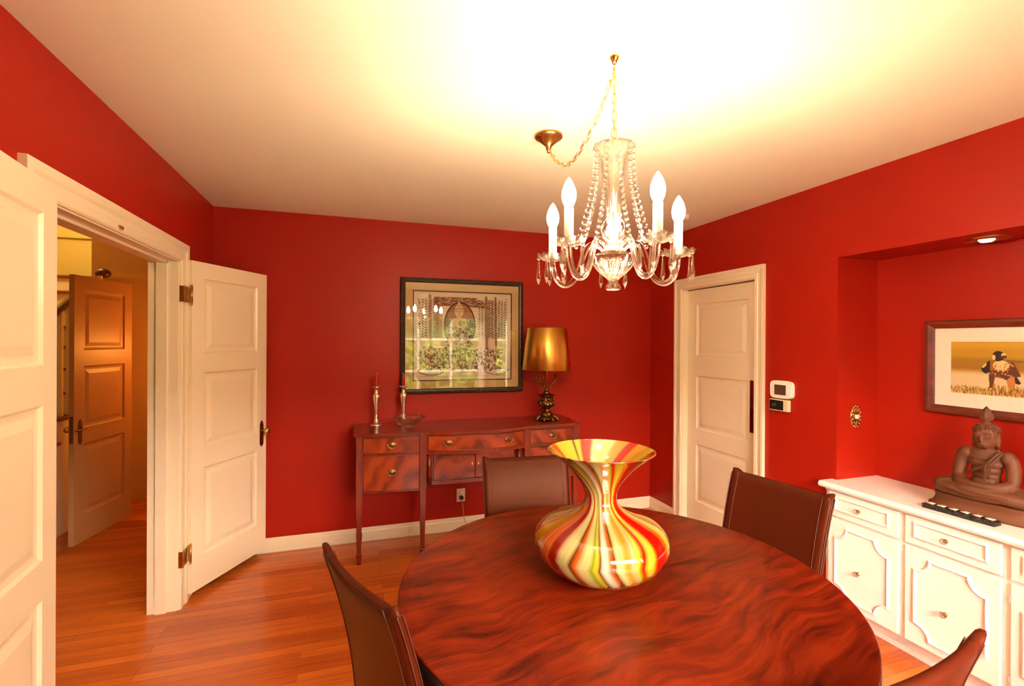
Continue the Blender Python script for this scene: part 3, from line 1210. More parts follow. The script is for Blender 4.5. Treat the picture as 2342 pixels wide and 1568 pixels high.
for k in range(3):
    a = [PI * .93, PI * 1.20, PI * .02][k]
    rr = [.085, .052, .078][k] + .006
    ca_, sa_ = math.cos(a), math.sin(a)
    mb = MB().tube(smooth_pts([(.010 * ca_, .010 * sa_, .255), (.035 * ca_, .035 * sa_, .262), (.048 * ca_, .048 * sa_, .300), (rr * .8 * ca_, rr * .8 * sa_, .310), (rr * ca_, rr * sa_, .345)], 5), .0045, 8)
    for q in range(5):
        mb.ball(((.02 + q * .012) * ca_, (.02 + q * .012) * sa_, .262 + q * .013 + (.006 if q % 2 else -.004)), .006, 7, 5)
    arm = mb.build('candle_arm', m_dbrass, lp)
    MB().lathe([(.004, .340), (.016, .344), (.018, .348), (.008, .352), (.010, .362), (.015, .376), (.013, .377), (.006, .360)], 16, (rr * ca_, rr * sa_, 0), close=False).build('candle_cup', m_dbrass, arm)
sh = MB()
n_ = 64
vs, fs = [], []
for r, z in ((.2035, .423), (.2042, .426), (.1665, .762), (.1655, .764), (.1640, .762), (.2015, .426), (.2035, .423)):
    pass
sh.lathe([(.2045, .420), (.1670, .764), (.1650, .764), (.2025, .420), (.2045, .420)], 96, close=False)
sh.build('lamp_shade', m_shade, lp)
mb = MB()
for k in range(3):
    a = k * 2 * PI / 3
    mb.tube([(0, 0, .752), (.1655 * math.cos(a), .1655 * math.sin(a), .758)], .002, 6)
mb.build('shade_spider', m_gold, lp)
MB().lathe([(.0005, .70), (.009, .70), (.004, .765), (.009, .775), (.006, .785), (.0005, .790)], 12, close=False).build('finial', m_dbrass, lp)

# lamp cord and outlet
ot = thing('wall_outlet', (1.824, -.001, .288), 0, 'ivory wall outlet under the sideboard with a black round plug', 'outlet')
MB().box(-.036, .036, -.006, .0005, -.055, .055, bev=.002).build('cover_plate', m_ivory, ot)
mb = MB()
mb.lathe([(.017, .006), (.016, .008), (.0005, .008)], 20, (0, 0, 0), Matrix.Translation((0, 0, .022)) @ Matrix.Rotation(PI / 2, 4, 'X'), close=False)
mb.build('socket', m_plastic, ot)
cdp = thing('power_cord', (1.826, -.012, .270), 0, 'tan lamp cord with a black plug hanging from the wall outlet', 'cord')
MB().lathe([(.0005, 0), (.018, 0), (.018, .018), (.013, .026), (.0005, .026)], 20, (0, 0, 0), Matrix.Rotation(PI / 2, 4, 'X') @ Matrix.Translation((0, 0, -.004)), close=False).build('plug', m_black, cdp)
MB().tube(smooth_pts([(.002, -.018, -.008), (.008, -.02, -.05), (.014, -.018, -.12), (.022, -.022, -.17), (.045, -.035, -.235), (.08, -.05, -.262), (.2, -.07, -.2645), (.5, -.05, -.2645)], 6), .0028, 8).build('cord', m_cord, cdp)


# ================================================================== PICTURES
def canvas(w, h, bgc):
    im = np.zeros((h, w, 3), dtype=np.float32)
    im[:] = bgc
    return im


def pip(im, poly, c):
    h, w, _ = im.shape
    ys, xs = np.mgrid[0:h, 0:w]
    xs = xs / (w - 1)
    ys = ys / (h - 1)
    ins = np.zeros((h, w), bool)
    k = len(poly)
    j = k - 1
    for i in range(k):
        xi, yi = poly[i]
        xj, yj = poly[j]
        if yi != yj:
            cnd = ((yi > ys) != (yj > ys)) & (xs < (xj - xi) * (ys - yi) / (yj - yi) + xi)
            ins ^= cnd
        j = i
    im[ins] = c


def ell(im, cx, cy, rx, ry, c, rot=0.):
    h, w, _ = im.shape
    ys, xs = np.mgrid[0:h, 0:w]
    dx = xs / (w - 1) - cx
    dy = ys / (h - 1) - cy
    a = dx * math.cos(rot) + dy * math.sin(rot)
    b = -dx * math.sin(rot) + dy * math.cos(rot)
    im[(a / rx) ** 2 + (b / ry) ** 2 < 1] = c


def line(im, pts, wd_, c):
    h, w, _ = im.shape
    ys, xs = np.mgrid[0:h, 0:w]
    xs = xs / (w - 1)
    ys = ys / (h - 1)
    asp = w / h
    for (x0, y0), (x1, y1) in zip(pts[:-1], pts[1:]):
        dx, dy = (x1 - x0) * asp, y1 - y0
        L2 = dx * dx + dy * dy + 1e-9
        t_ = np.clip(((xs - x0) * asp * dx + (ys - y0) * dy) / L2, 0, 1)
        d_ = np.hypot((xs - x0) * asp - t_ * dx, ys - y0 - t_ * dy)
        im[d_ < wd_ / 2] = c


def grid_print(name, im, w, h, parent, M_):
    """im row 0 = top. lies in local XZ plane, facing -Y."""
    R_, Cn, _ = im.shape
    vs = [M_ @ Vector((w * (i / (Cn - 1) - .5), 0, h * (.5 - j / (R_ - 1)))) for j in range(R_) for i in range(Cn)]
    fs = [(j * Cn + i, (j + 1) * Cn + i, (j + 1) * Cn + i + 1, j * Cn + i + 1) for j in range(R_ - 1) for i in range(Cn - 1)]
    me = bpy.data.meshes.new(name)
    me.from_pydata([tuple(v_) for v_ in vs], [], fs)
    me.materials.append(m_print)
    ca = me.color_attributes.new('col', 'FLOAT_COLOR', 'POINT')
    rgba = np.ones((R_ * Cn, 4), dtype=np.float32)
    rgba[:, :3] = im.reshape(-1, 3)
    ca.data.foreach_set('color', rgba.ravel())
    o = bpy.data.objects.new(name, me)
    C.objects.link(o)
    o.parent = parent
    return o


def frame_mesh(w, h, fwid, dep, prof):
    """prof: (inset, depth) list across the frame, swept with mitres. local XZ plane, front toward -Y."""
    vs, fs = [], []
    n0 = len(prof)
    for sx_, sz_ in ((-1, -1), (1, -1), (1, 1), (-1, 1)):
        for ins, d in prof:
            vs.append((sx_ * (w / 2 - ins), -d, sz_ * (h / 2 - ins)))
    for c_ in range(4):
        c2 = (c_ + 1) % 4
        for i in range(n0):
            i2 = (i + 1) % n0
            fs.append((c_ * n0 + i, c_ * n0 + i2, c2 * n0 + i2, c2 * n0 + i))
    return MB().add(vs, fs)


def ring(w, h, w2, h2, y, t=.002):
    mb = MB()
    mb.box(-w / 2, w / 2, y, y + t, h2 / 2, h / 2).box(-w / 2, w / 2, y, y + t, -h / 2, -h2 / 2)
    mb.box(-w / 2, -w2 / 2, y, y + t, -h2 / 2, h2 / 2).box(w2 / 2, w / 2, y, y + t, -h2 / 2, h2 / 2)
    return mb


# --- line print over the sideboard
PW, PH = 1.036, .940
pf = thing('framed_print', (1.838, -.004, 1.621), 0, 'large dark-framed line print of a seated figure under trees, above the sideboard', 'picture')
fr_m = frame_mesh(PW, PH, .04, .03, [(0, 0), (0, .022), (.006, .028), (.020, .030), (.032, .026), (.038, .018), (.038, 0)])
fo = fr_m.build('picture_frame', m_rubber, pf)
n = NT('beaded_dark_frame')
v = n.coord()
n.col(n.ramp(n.noise(v, 60, 3), [(.4, (.02, .008, .004)), (.7, (.07, .028, .014))]))
n.set(Roughness=.35, Metallic=.3)
fo.data.materials[0] = n.m
mb = MB()
for k in range(52):
    x = -PW / 2 + .012 + (PW - .024) * k / 51
    for z in (-PH / 2 + .019, PH / 2 - .019):
        mb.ball((x, -.030, z), .0035, 6, 4)
for k in range(47):
    z = -PH / 2 + .012 + (PH - .024) * k / 46
    for x in (-PW / 2 + .019, PW / 2 - .019):
        mb.ball((x, -.030, z), .0035, 6, 4)
mb.build('frame_beading', n.m, fo)
iw, ih = .822, .722
ring(PW - .07, PH - .07, iw + .02, ih + .02, -.012).build('mount', m_mount, pf)
ring(iw + .022, ih + .022, iw, ih, -.010).build('mount_bevel', m_dline, pf)
MB().box(-iw / 2, iw / 2, -.006, -.004, -ih / 2, ih / 2).build('backing_board', m_mount2, pf)
PAPER = (.76, .62, .44)
INK = (.07, .022, .008)
INK2 = (.22, .095, .035)
im = canvas(300, 264, PAPER)
rr_ = random.Random(4)
# carved band, arch and halo
pip(im, [(.20, .05), (.62, .05), (.72, .11), (.76, .17), (.20, .15)], INK2)
for k in range(60):
    x, y = rr_.uniform(.22, .72), rr_.uniform(.06, .14)
    line(im, [(x, y), (x + .03, y + rr_.uniform(-.02, .02))], .004, PAPER)
pip(im, [(.20, .15), (.28, .15), (.28, .52), (.20, .52)], (.45, .26, .11))
ell(im, .46, .38, .165, .275, INK)
ell(im, .46, .38, .150, .255, (.36, .18, .07))
# seated figure with pointed crown
C1 = (.70, .50, .29)
pip(im, [(.405, .21), (.41, .17), (.43, .135), (.44, .115), (.445, .09), (.46, .115), (.475, .135), (.495, .17), (.50, .21), (.49, .26), (.46, .295), (.43, .285), (.41, .25)], C1)
line(im, [(.405, .19), (.43, .185), (.47, .18), (.50, .19)], .005, INK)
line(im, [(.43, .145), (.475, .145)], .004, INK)
for xx in (.435, .475):
    line(im, [(xx - .012, .215), (xx, .208), (xx + .012, .215)], .004, INK)
line(im, [(.455, .215), (.448, .24), (.46, .242)], .004, INK)
line(im, [(.44, .262), (.47, .260)], .004, INK)
pip(im, [(.39, .30), (.43, .29), (.49, .29), (.56, .32), (.585, .42), (.56, .55), (.37, .55), (.345, .42)], C1)
pip(im, [(.27, .56), (.40, .53), (.56, .53), (.66, .56), (.69, .63), (.26, .65)], C1)
for s_ in (-1, 1):
    line(im, [(.455 + s_ * .075, .31), (.455 + s_ * .115, .42), (.455 + s_ * .05, .52), (.455 - s_ * .03, .55)], .007, INK)
for k in range(80):
    x, y = rr_.uniform(.33, .60), rr_.uniform(.32, .62)
    ell(im, x, y, .012, .019, (INK, INK2, (.26, .13, .05))[k % 3], rr_.uniform(0, 3))
for k in range(30):
    x, y = rr_.uniform(.33, .60), rr_.uniform(.32, .62)
    line(im, [(x, y), (x + rr_.uniform(-.05, .05), y + rr_.uniform(-.05, .05))], .005, C1)
# trees with rows of leaves
for tx, w_ in ((.155, .030), (.835, .022), (.735, .028)):
    line(im, [(tx, .04), (tx + .005, .45), (tx + .012, .80)], w_, (.40, .21, .09))
    for dd in (-.45, 0, .45):
        line(im, [(tx + dd * w_, .04), (tx + dd * w_ + .012, .80)], .003, INK)
    for row in range(15):
        y = .07 + row * .030
        for s_ in (-1, 1):
            for q in (.040, .072, .102):
                x = tx + s_ * q
                if .24 < x < .64 or x < .03:
                    continue
                ell(im, x, y + q * .25, .014, .0062, INK if row % 2 else INK2, -.7 * s_)
                line(im, [(tx, y + .035), (x, y + q * .3)], .0022, INK2)
# foliage and creatures below
for k in range(330):
    x, y = rr_.uniform(.05, .92), rr_.uniform(.63, .90)
    ell(im, x, y, rr_.uniform(.006, .016), rr_.uniform(.008, .020), (INK, INK2, (.28, .22, .07), PAPER)[k % 4], rr_.uniform(0, 3))
for k in range(30):
    x = .06 + .029 * k
    line(im, [(x, .89), (x + rr_.uniform(-.03, .03), .77), (x + rr_.uniform(-.05, .05), .65)], .005, C1 if k % 2 else INK)
for q in range(7):
    cx = .34 + .05 * q
    line(im, [(cx + .03 * math.cos(a), .76 - .10 * math.sin(a)) for a in [PI * k / 10 for k in range(11)]], .005, INK)
for cx, sgn in ((.17, 1), (.85, -1)):
    line(im, [(cx + sgn * .13 * math.cos(a), .89 + .06 * math.sin(a)) for a in [PI * k / 14 for k in range(15)]], .009, INK)
    ell(im, cx - sgn * .02, .885, .035, .022, INK)
line(im, [(.04, .965), (.95, .965)], .004, INK2)
line(im, [(.04, .945), (.95, .945)], .003, INK2)
for k in range(60):
    ell(im, .955, .05 + .84 * k / 59, .004, .005, INK)
for k in range(42):
    line(im, [(.035, .08 + .02 * k), (.052, .097 + .02 * k)], .004, INK)
grid_print('line_print', im, iw - .004, ih - .004, pf, Matrix.Translation((0, -.0075, 0)))
MB().box(-PW / 2 + .03, PW / 2 - .03, -.0165, -.0155, -PH / 2 + .03, PH / 2 - .03).build('picture_glass', m_pane, pf)
pf.rotation_euler = (math.radians(-.35), 0, math.radians(-.5))
pf.location.y = -.012

# --- falcon photograph in the niche
FW2, FH2 = .80, .495
ff = thing('framed_photograph', (NX - .003, -2.139 - FW2 / 2, 1.4535), -PI / 2, 'wood-framed photograph of a falcon standing in grass, hung in the niche', 'picture')
frame_mesh(FW2, FH2, .045, .03, [(0, 0), (0, .024), (.004, .028), (.018, .028), (.036, .018), (.042, .014), (.042, 0)]).build('picture_frame', m_frame2, ff)
gw, gh = .57, .268
ring(FW2 - .08, FH2 - .08, gw, gh, -.008).build('mount', m_mount2, ff)
FN, FM = 250, 118
im = canvas(FN, FM, (.5, .45, .3))
for j in range(FM):
    q = j / FM
    if q < .12: c_ = hexc(205, 160, 40)
    elif q < .30: c_ = hexc(190, 145, 25)
    elif q < .42: c_ = hexc(160, 120, 20)
    elif q < .55: c_ = hexc(165, 110, 25)
    elif q < .60: c_ = hexc(205, 170, 80)
    else: c_ = hexc(222, 200, 155)
    im[j, :] = c_
k_ = np.ones(9) / 9
for ch_ in range(3):
    for i_ in range(FN):
        im[:, i_, ch_] = np.convolve(np.pad(im[:, i_, ch_], 4, mode='edge'), k_, 'valid')
ell(im, .70, .40, .10, .06, hexc(120, 100, 20))
ell(im, .40, .36, .12, .03, hexc(140, 95, 20))
# falcon, coordinates in fractions of the image height


def fx(u):
    return u * gh / gw


BR, DK, PL, LG, MD = hexc(95, 40, 15), hexc(42, 16, 10), hexc(245, 205, 135), hexc(205, 130, 60), hexc(160, 90, 40)
pip(im, [(fx(.97), .60), (fx(1.05), .74), (fx(1.02), .77), (fx(.96), .75), (fx(.92), .62)], DK)                 # tail
pip(im, [(fx(.59), .60), (fx(.69), .62), (fx(.67), .74), (fx(.645), .94), (fx(.61), .94), (fx(.60), .76)], BR)   # left leg
pip(im, [(fx(.83), .62), (fx(.96), .63), (fx(.97), .78), (fx(.93), .94), (fx(.89), .94), (fx(.86), .78)], LG)   # right leg
pip(im, [(fx(.60), .44), (fx(.64), .36), (fx(.74), .34), (fx(.86), .36), (fx(.92), .44), (fx(.92), .58), (fx(.84), .68), (fx(.70), .66), (fx(.60), .58)], MD)
ell(im, fx(.77), .44, fx(.115), .10, PL)
pip(im, [(fx(.60), .54), (fx(.90), .52), (fx(.90), .64), (fx(.84), .70), (fx(.76), .64), (fx(.62), .63)], BR)
pip(im, [(fx(.55), .40), (fx(.61), .34), (fx(.61), .56), (fx(.55), .60), (fx(.49), .56), (fx(.48), .47)], DK)    # left wing
ell(im, fx(.525), .45, fx(.020), .045, PL, .3)
pip(im, [(fx(.89), .38), (fx(.94), .37), (fx(1.00), .50), (fx(1.05), .62), (fx(.98), .64), (fx(.90), .60)], BR)  # right wing
ell(im, fx(.915), .42, fx(.022), .04, LG, -.4)
for k in range(90):
    x, y = rr_.uniform(.62, .90), rr_.uniform(.38, .62)
    ell(im, fx(x), y, .0028, .010, (BR, MD, LG, PL)[k % 4])
ell(im, fx(.73), .265, fx(.088), .095, DK)            # hood
ell(im, fx(.665), .29, fx(.022), .05, PL)
ell(im, fx(.805), .24, fx(.036), .030, PL)            # cere
pip(im, [(fx(.76), .26), (fx(.85), .25), (fx(.845), .29), (fx(.80), .31), (fx(.76), .30)], BR)
ell(im, fx(.75), .235, fx(.012), .012, (.01, .01, .01))
GC = [hexc(205, 150, 55), hexc(150, 90, 35), hexc(225, 190, 95), hexc(120, 105, 35), hexc(170, 70, 30)]
for k in range(1500):
    x = rr_.random()
    w_ = .30 < x < .62
    base = .90 - (.04 if w_ else 0) - .02 * math.sin(x * 11)
    y = rr_.uniform(base, 1.0)
    hh = rr_.uniform(.02, .08) * (1.3 if w_ else .7)
    xc = int(min(FN - 1, x * FN))
    im[max(0, int((y - hh) * FM)):int(min(FM - 1, y * FM)) + 1, xc] = GC[rr_.randrange(5 if w_ else 4)]
ell(im, fx(1.27), .80, .012, .022, hexc(225, 50, 60))
ell(im, fx(1.29), .785, .007, .014, hexc(245, 120, 100))
line(im, [(fx(1.33), .80), (fx(1.38), .66)], .008, hexc(110, 95, 30))
line(im, [(fx(1.20), .80), (fx(1.26), .72)], .008, hexc(110, 95, 30))
grid_print('falcon_photo', im, gw, gh, ff, Matrix.Translation((0, -.006, 0)))
MB().box(-FW2 / 2 + .035, FW2 / 2 - .035, -.0125, -.0115, -FH2 / 2 + .035, FH2 / 2 - .035).build('picture_glass', pane('anti_glare_glass', 1.45, (1, 1, 1), .35), ff)

# ================================================================== WALL DEVICES
th = thing('thermostat', (W, -1.497, 1.268), -PI / 2, 'white rounded thermostat with a dark screen on the red wall right of the door', 'thermostat')
pts = []
for k in range(40):
    a = 2 * PI * k / 40
    c_, s_ = math.cos(a), math.sin(a)
    pts.append((.086 * math.copysign(abs(c_) ** .42, c_), .059 * math.copysign(abs(s_) ** .42, s_)))
MB().prism(pts, .022, Matrix.Rotation(PI / 2, 4, 'X')).prism([(x * .93, y * .93) for x, y in pts], .028, Matrix.Rotation(PI / 2, 4, 'X')).build('housing', m_plastic, th)
MB().box(-.044, .044, -.0295, -.027, -.034, .032).build('display', m_screen, th)
th2 = thing('wall_sensor', (W, -1.484, 1.165), -PI / 2, 'older beige thermostat box with a black front, right under the white thermostat', 'sensor')
MB().box(-.072, .072, -.030, 0, -.038, .038, bev=.004).build('housing', m_ivory, th2)
MB().box(-.066, .040, -.032, -.028, -.031, .032).build('front_panel', m_black, th2)
MB().lathe([(.014, 0), (.014, .004), (.010, .004), (.010, 0)], 20, (0, 0, 0), Matrix.Translation((-.030, -.031, 0)) @ Matrix.Rotation(PI / 2, 4, 'X')).build('dial', m_screen, th2)

# ornate switch plate in the niche side
sp = thing('light_switch', (3.818, NY0 - .0005, 1.140), 0, 'ornate brass switch plate on the niche side wall above the white cabinet', 'light switch')
mb = MB()
mb.lathe([(.0005, .006), (.036, .006), (.042, .002), (.042, 0)], 40, (0, 0, 0), Matrix.Rotation(PI / 2, 4, 'X') @ Matrix.Diagonal((.95, 1.48, 1, 1)), mod=lambda r, z, a, i: (r * (1 + .08 * math.cos(16 * a)) if r > .03 else r, z))
for k in range(16):
    a = 2 * PI * k / 16
    mb.ball((.041 * math.cos(a), -.004, .062 * math.sin(a)), .006, 8, 6)
for k in range(10):
    a = 2 * PI * k / 10 + .3
    mb.ball((.027 * math.cos(a), -.007, .044 * math.sin(a)), .006, 8, 6)
mb.build('ornate_plate', m_brass, sp)
MB().box(-.005, .005, -.016, -.004, -.012, .012).box(-.004, .004, -.024, -.010, -.004, .010).build('toggle', m_plastic, sp)
for z in (.030, -.030):
    MB().ball((0, -.009, z), .0035, 8, 6).build('screw', m_steel, sp)

# smoke detector on ceiling
tag(MB().lathe([(.0005, -.035), (.045, -.034), (.058, -.026), (.062, -.010), (.062, 0)], 32, (3.33, -.88, H), close=False).build('smoke_detector', m_plastic),
    'small round white smoke detector on the ceiling near the back right corner', 'smoke detector')
# recessed downlight in niche soffit
dl = thing('recessed_light', (3.845, -2.475, NZ), 0, 'recessed ceiling light with a brass ring in the niche soffit', 'light fixture')
MB().lathe([(.088, 0), (.086, -.006), (.060, -.010), (.055, -.004), (.055, 0)], 40, close=False).build('trim_ring', m_brass, dl)
MB().lathe([(.0005, -.018), (.022, -.016), (.030, -.008), (.030, .0)], 24, close=False).build('lamp_lens', emit('niche_lamp', (1, .8, .5), 1.0), dl)

# ================================================================== WHITE BUILT-IN CABINET
CT = .775
cb = thing('buffet_cabinet', (3.8, -2.7, 0), 0, 'white built-in buffet cabinet with scalloped door panels and glass knobs in the niche', 'cabinet')
L = Matrix.Translation((-3.8, 2.7, 0))
CY0, CY1 = -1.872, -3.595
CFX = 3.605
mb = MB()
mb.box(CFX, NX - .002, CY1, CY0, .095, CT - .035, L)
mb.box(W - .0, NX - .002, CY1, CY0, 0, .095, L)
mb.box(CFX, W - .002, CY0, CY0 + .012, .095, CT - .035, L)
mb.build('carcass', m_white, cb)
# worktop with rounded front edge
pf_ = [(0, 0), (0, .024)]
mb = MB()
prof_ = [(NX - .002, CT - .035), (3.575, CT - .035), (3.561, CT - .030), (3.556, CT - .0175), (3.561, CT - .005), (3.572, CT), (NX - .002, CT)]
Mz = Matrix(((1, 0, 0, 0), (0, 0, -1, 0), (0, 1, 0, 0), (0, 0, 0, 1)))   # poly (x,z) extruded along -y
mb.prism(prof_, -(CY1 - CY0), L @ Matrix.Translation((0, CY0, 0)) @ Mz)
mb.prism([(W - .004, CT - .035), (3.575, CT - .035), (3.561, CT - .030), (3.556, CT - .0175), (3.561, CT - .005), (3.572, CT), (W - .004, CT)], .028, L @ Matrix.Translation((0, CY0 + .028, 0)) @ Mz)
mb.build('worktop', m_white, cb)
MB().box(W - .012, W - .0, CY1, CY0, 0, .03, L).box(W - .006, W, CY1, CY0, .03, .08, L).build('toe_board', m_white, cb)
MB().box(CFX - .01, CFX + .0, CY1, CY0 + .012, CT - .050, CT - .035, L).build('cornice_strip', m_white, cb)


def knob(parent, y, z):
    mb = MB()
    mb.lathe([(.010, 0), (.010, .002), (.005, .006), (.005, .010)], 16, (0, 0, 0), L @ Matrix.Translation((CFX - .018, y, z)) @ Matrix.Rotation(-PI / 2, 4, 'Y'))
    o = mb.build('knob_stem', m_brass, parent)
    MB().lathe([(.005, .009), (.012, .013), (.015, .020), (.012, .027), (.005, .030), (.0005, .030)], 10, (0, 0, 0), L @ Matrix.Translation((CFX - .018, y, z)) @ Matrix.Rotation(-PI / 2, 4, 'Y'), close=False).build('glass_knob', m_cut, o)


def mould(parent, outline, wdt=.016):
    """raised moulding following a closed outline in (y,z)."""
    pts = [L @ Vector((CFX - .018, y, z)) for y, z in outline]
    k = len(pts)
    cy = sum(p.y for p in pts) / k
    cz = sum(p.z for p in pts) / k
    vs, fs = [], []
    for i, p in enumerate(pts):
        a, b_ = pts[i - 1], pts[(i + 1) % k]
        t1, t2 = (p - a).normalized(), (b_ - p).normalized()
        nn = Vector((0, -(t1 + t2).z, (t1 + t2).y))
        if nn.length < 1e-6:
            nn = Vector((0, -t1.z, t1.y))
        nn.normalize()
        cs = max(.45, nn.dot(Vector((0, -t1.z, t1.y))))
        for off_, d in ((-wdt / 2, 0), (-wdt * .3, .008), (wdt * .1, .010), (wdt * .35, .005), (wdt / 2, 0)):
            vs.append(p + nn * off_ / cs + Vector((-d, 0, 0)))
    for i in range(k):
        j = (i + 1) % k
        for q in range(4):
            fs.append((i * 5 + q, i * 5 + q + 1, j * 5 + q + 1, j * 5 + q))
    MB().add(vs, fs).build('panel_moulding', m_white, parent)


units = [(-1.885, -2.258), (-2.290, -2.662), (-2.694, -3.066), (-3.098, -3.470)]
for ui, (ya, yb_) in enumerate(units):
    d = MB().box(CFX - .018, CFX - .001, yb_, ya, .590, .728, L, bev=.003).build('drawer', m_white, cb)
    mould(d, [(ya - .045, .632), (ya - .045, .700), (yb_ + .045, .700), (yb_ + .045, .632)], .014)
    ym = (ya + yb_) / 2
    knob(d, ym + .012, .660)
    d = MB().box(CFX - .018, CFX - .001, yb_, ya, .108, .575, L, bev=.003).build('door', m_white, cb)
    y0, y1, z0, z1, rn = ya - .045, yb_ + .045, .150, .535, .065
    out = []
    for (cy, cz, a0) in ((y0, z0, 1), (y0, z1, 0), (y1, z1, 3), (y1, z0, 2)):
        # concave quarter circle notch at each corner
        sy = -1 if cy == y0 else 1
        sz = 1 if cz == z0 else -1
        arc = [(cy + sy * rn * math.sin(t_), cz + sz * rn * math.cos(t_)) for t_ in [PI / 2 * k / 8 for k in range(9)]]
        if (cy, cz) in ((y0, z0), (y1, z1)):
            arc = arc[::-1]
        out += arc
    mould(d, out, .016)
    knob(d, ym + .012, .320)
    for zz in (.16, .50):
        MB().tube([L @ Vector((CFX - .012, ya + .003, zz - .02)), L @ Vector((CFX - .012, ya + .003, zz + .02))], .004, 8).build('hinge', m_white, d)

# ------------------------------------------------------------------ statue
SX, SYY = 3.805, -2.497
bs = thing('buddha_statue', (SX, SYY, CT), -PI / 2 + math.radians(6), 'carved reddish-brown seated buddha statue with a flame topknot on the white cabinet', 'statue')
mb = MB()
vs, fs = [], []
for (hx, hy, z) in ((.205, .088, 0), (.207, .090, .012), (.190, .080, .024), (.178, .074, .052), (.184, .078, .062), (.182, .076, .068)):
    n8 = 40
    for k in range(n8):
        a = 2 * PI * k / n8
        c_, s_ = math.cos(a), math.sin(a)
        vs.append((hx * math.copysign(abs(c_) ** .45, c_), hy * math.copysign(abs(s_) ** .6, s_), z))
for i in range(5):
    for k in range(40):
        fs.append((i * 40 + k, i * 40 + (k + 1) % 40, (i + 1) * 40 + (k + 1) % 40, (i + 1) * 40 + k))
fs += [tuple(range(40))[::-1], tuple(200 + k for k in range(40))]
mb.add(vs, fs, True).build('pedestal', m_carved, bs)
mb = MB()
# legs crossed
for s in (-1, 1):
    mb.tube(smooth_pts([(s * .045, .02, .105), (s * .11, -.005, .112), (s * .155, -.03, .105)], 5), [.045, .045, .045, .044, .044, .043, .042, .040, .038, .036, .034], 14)
    mb.ball((s * .152, -.030, .104), .036, 14, 10)
    mb.tube(smooth_pts([(s * .150, -.036, .098), (s * .08, -.062, .094 + (.012 if s > 0 else 0)), (-s * .03, -.070, .094 + (.02 if s > 0 else 0)), (-s * .10, -.055, .10 + (.018 if s > 0 else 0))], 5), [.034, .033, .032, .031, .030, .029, .028, .027, .026, .025, .024, .023, .021, .019, .018, .016], 14)
mb.ball((0, -.02, .092), .11, 16, 10, (1.25, .62, .26))
# torso
for z, rx, ry in ((.12, .066, .052), (.15, .058, .048), (.18, .052, .044), (.21, .056, .046), (.24, .064, .049), (.265, .069, .048), (.285, .066, .042)):
    mb.ball((0, .012, z), .03, 18, 10, (rx / .03, ry / .03, 1.1))
for s in (-1, 1):
    mb.ball((s * .074, .010, .276), .032, 14, 10, (1, 1, 1))
    mb.tube(smooth_pts([(s * .082, .010, .275), (s * .094, .008, .22), (s * .096, -.008, .165), (s * .074, -.045, .145), (s * .030, -.068, .142), (-s * .010, -.074, .144)], 5),
            [.028, .028, .028, .027, .027, .027, .026, .026, .026, .025, .025, .025, .025, .024, .025, .024, .023, .022, .021, .020, .019, .018, .017, .016, .015, .014], 14)
    mb.ball((s * .018, -.076, .145), .016, 10, 8, (1.6, .9, .7))
# neck + head
mb.tube([(0, .010, .285), (0, .008, .335)], .030, 16)
mb.ball((0, .002, .362), .046, 20, 14, (.98, 1.0, 1.22))
mb.ball((0, -.008, .336), .034, 16, 12, (1.0, 1.0, .95))
mb.ball((0, .008, .385), .047, 20, 12, (1.02, 1.02, .85))
mb.ball((0, -.044, .356), .009, 10, 8, (.8, 1.1, 1.9))     # nose
mb.ball((0, -.038, .333), .010, 10, 8, (1.5, .8, .45))
for s in (-1, 1):
    mb.ball((s * .018, -.036, .368), .011, 10, 8, (1.3, .7, .6))
    mb.ball((s * .017, -.037, .380), .012, 10, 8, (1.6, .5, .3))
    mb.ball((s * .046, .006, .352), .012, 10, 8, (.55, .8, 2.4))
    mb.ball((s * .046, .002, .325), .009, 10, 8, (.7, .8, 1.4))
mb.ball((0, .008, .420), .022, 14, 10, (1, 1, .7))
b_ = mb.build('figure', m_carved, bs, weld=False)
rm = b_.modifiers.new('fuse', 'REMESH')
rm.mode = 'VOXEL'
rm.voxel_size = .0035
rm.use_smooth_shade = True
sm = b_.modifiers.new('soft', 'SMOOTH')
sm.factor = .5
sm.iterations = 3
# robe hem across the chest, and flame topknot
mb = MB()
mb.tube(smooth_pts([(.070, -.026, .302), (.052, -.052, .268), (.015, -.056, .235), (-.030, -.050, .205), (-.052, -.030, .185)], 6), .0042, 8)
mb.tube(smooth_pts([(.060, -.032, .304), (.040, -.055, .268), (.022, -.058, .235), (.018, -.052, .190), (.020, -.050, .165)], 6), .0040, 8)
for k in range(3):
    mb.tube(smooth_pts([(.068 - k * .006, -.026, .306), (.060 - k * .012, -.050, .268), (.040 - k * .010, -.058, .230), (.034 - k * .008, -.052, .180)], 6), .0022, 6)
mb.tube(smooth_pts([(-.10, -.095, .104), (-.02, -.102, .098), (.06, -.098, .104), (.11, -.085, .108)], 6), .003, 8)
mb.build('robe_folds', m_carved, b_)
fl = MB().lathe([(.010, .424), (.016, .430), (.012, .436), (.022, .446), (.026, .458), (.023, .470), (.015, .482), (.017, .488), (.009, .496), (.0005, .508)], 20, (0, .006, 0), mod=lambda r, z, a, i: (r * (1 + .10 * math.cos(5 * a)), z), close=False)
fl.build('flame_topknot', m_carved, b_)
hair = MB()
for i in range(5):
    ph = .25 + i * .27
    nn_ = int(10 + 12 * math.cos(ph) ** 1)
    for k in range(nn_):
        a = 2 * PI * k / nn_ + i * .3
        x, y = .047 * math.cos(ph) * math.cos(a), .047 * math.cos(ph) * math.sin(a)
        z = .386 + .038 * math.sin(ph)
        if y < -.03 and ph < .5:
            continue
        hair.ball((x, y + .008, z), .006, 6, 5)
hair.build('hair_curls', m_carved, b_)

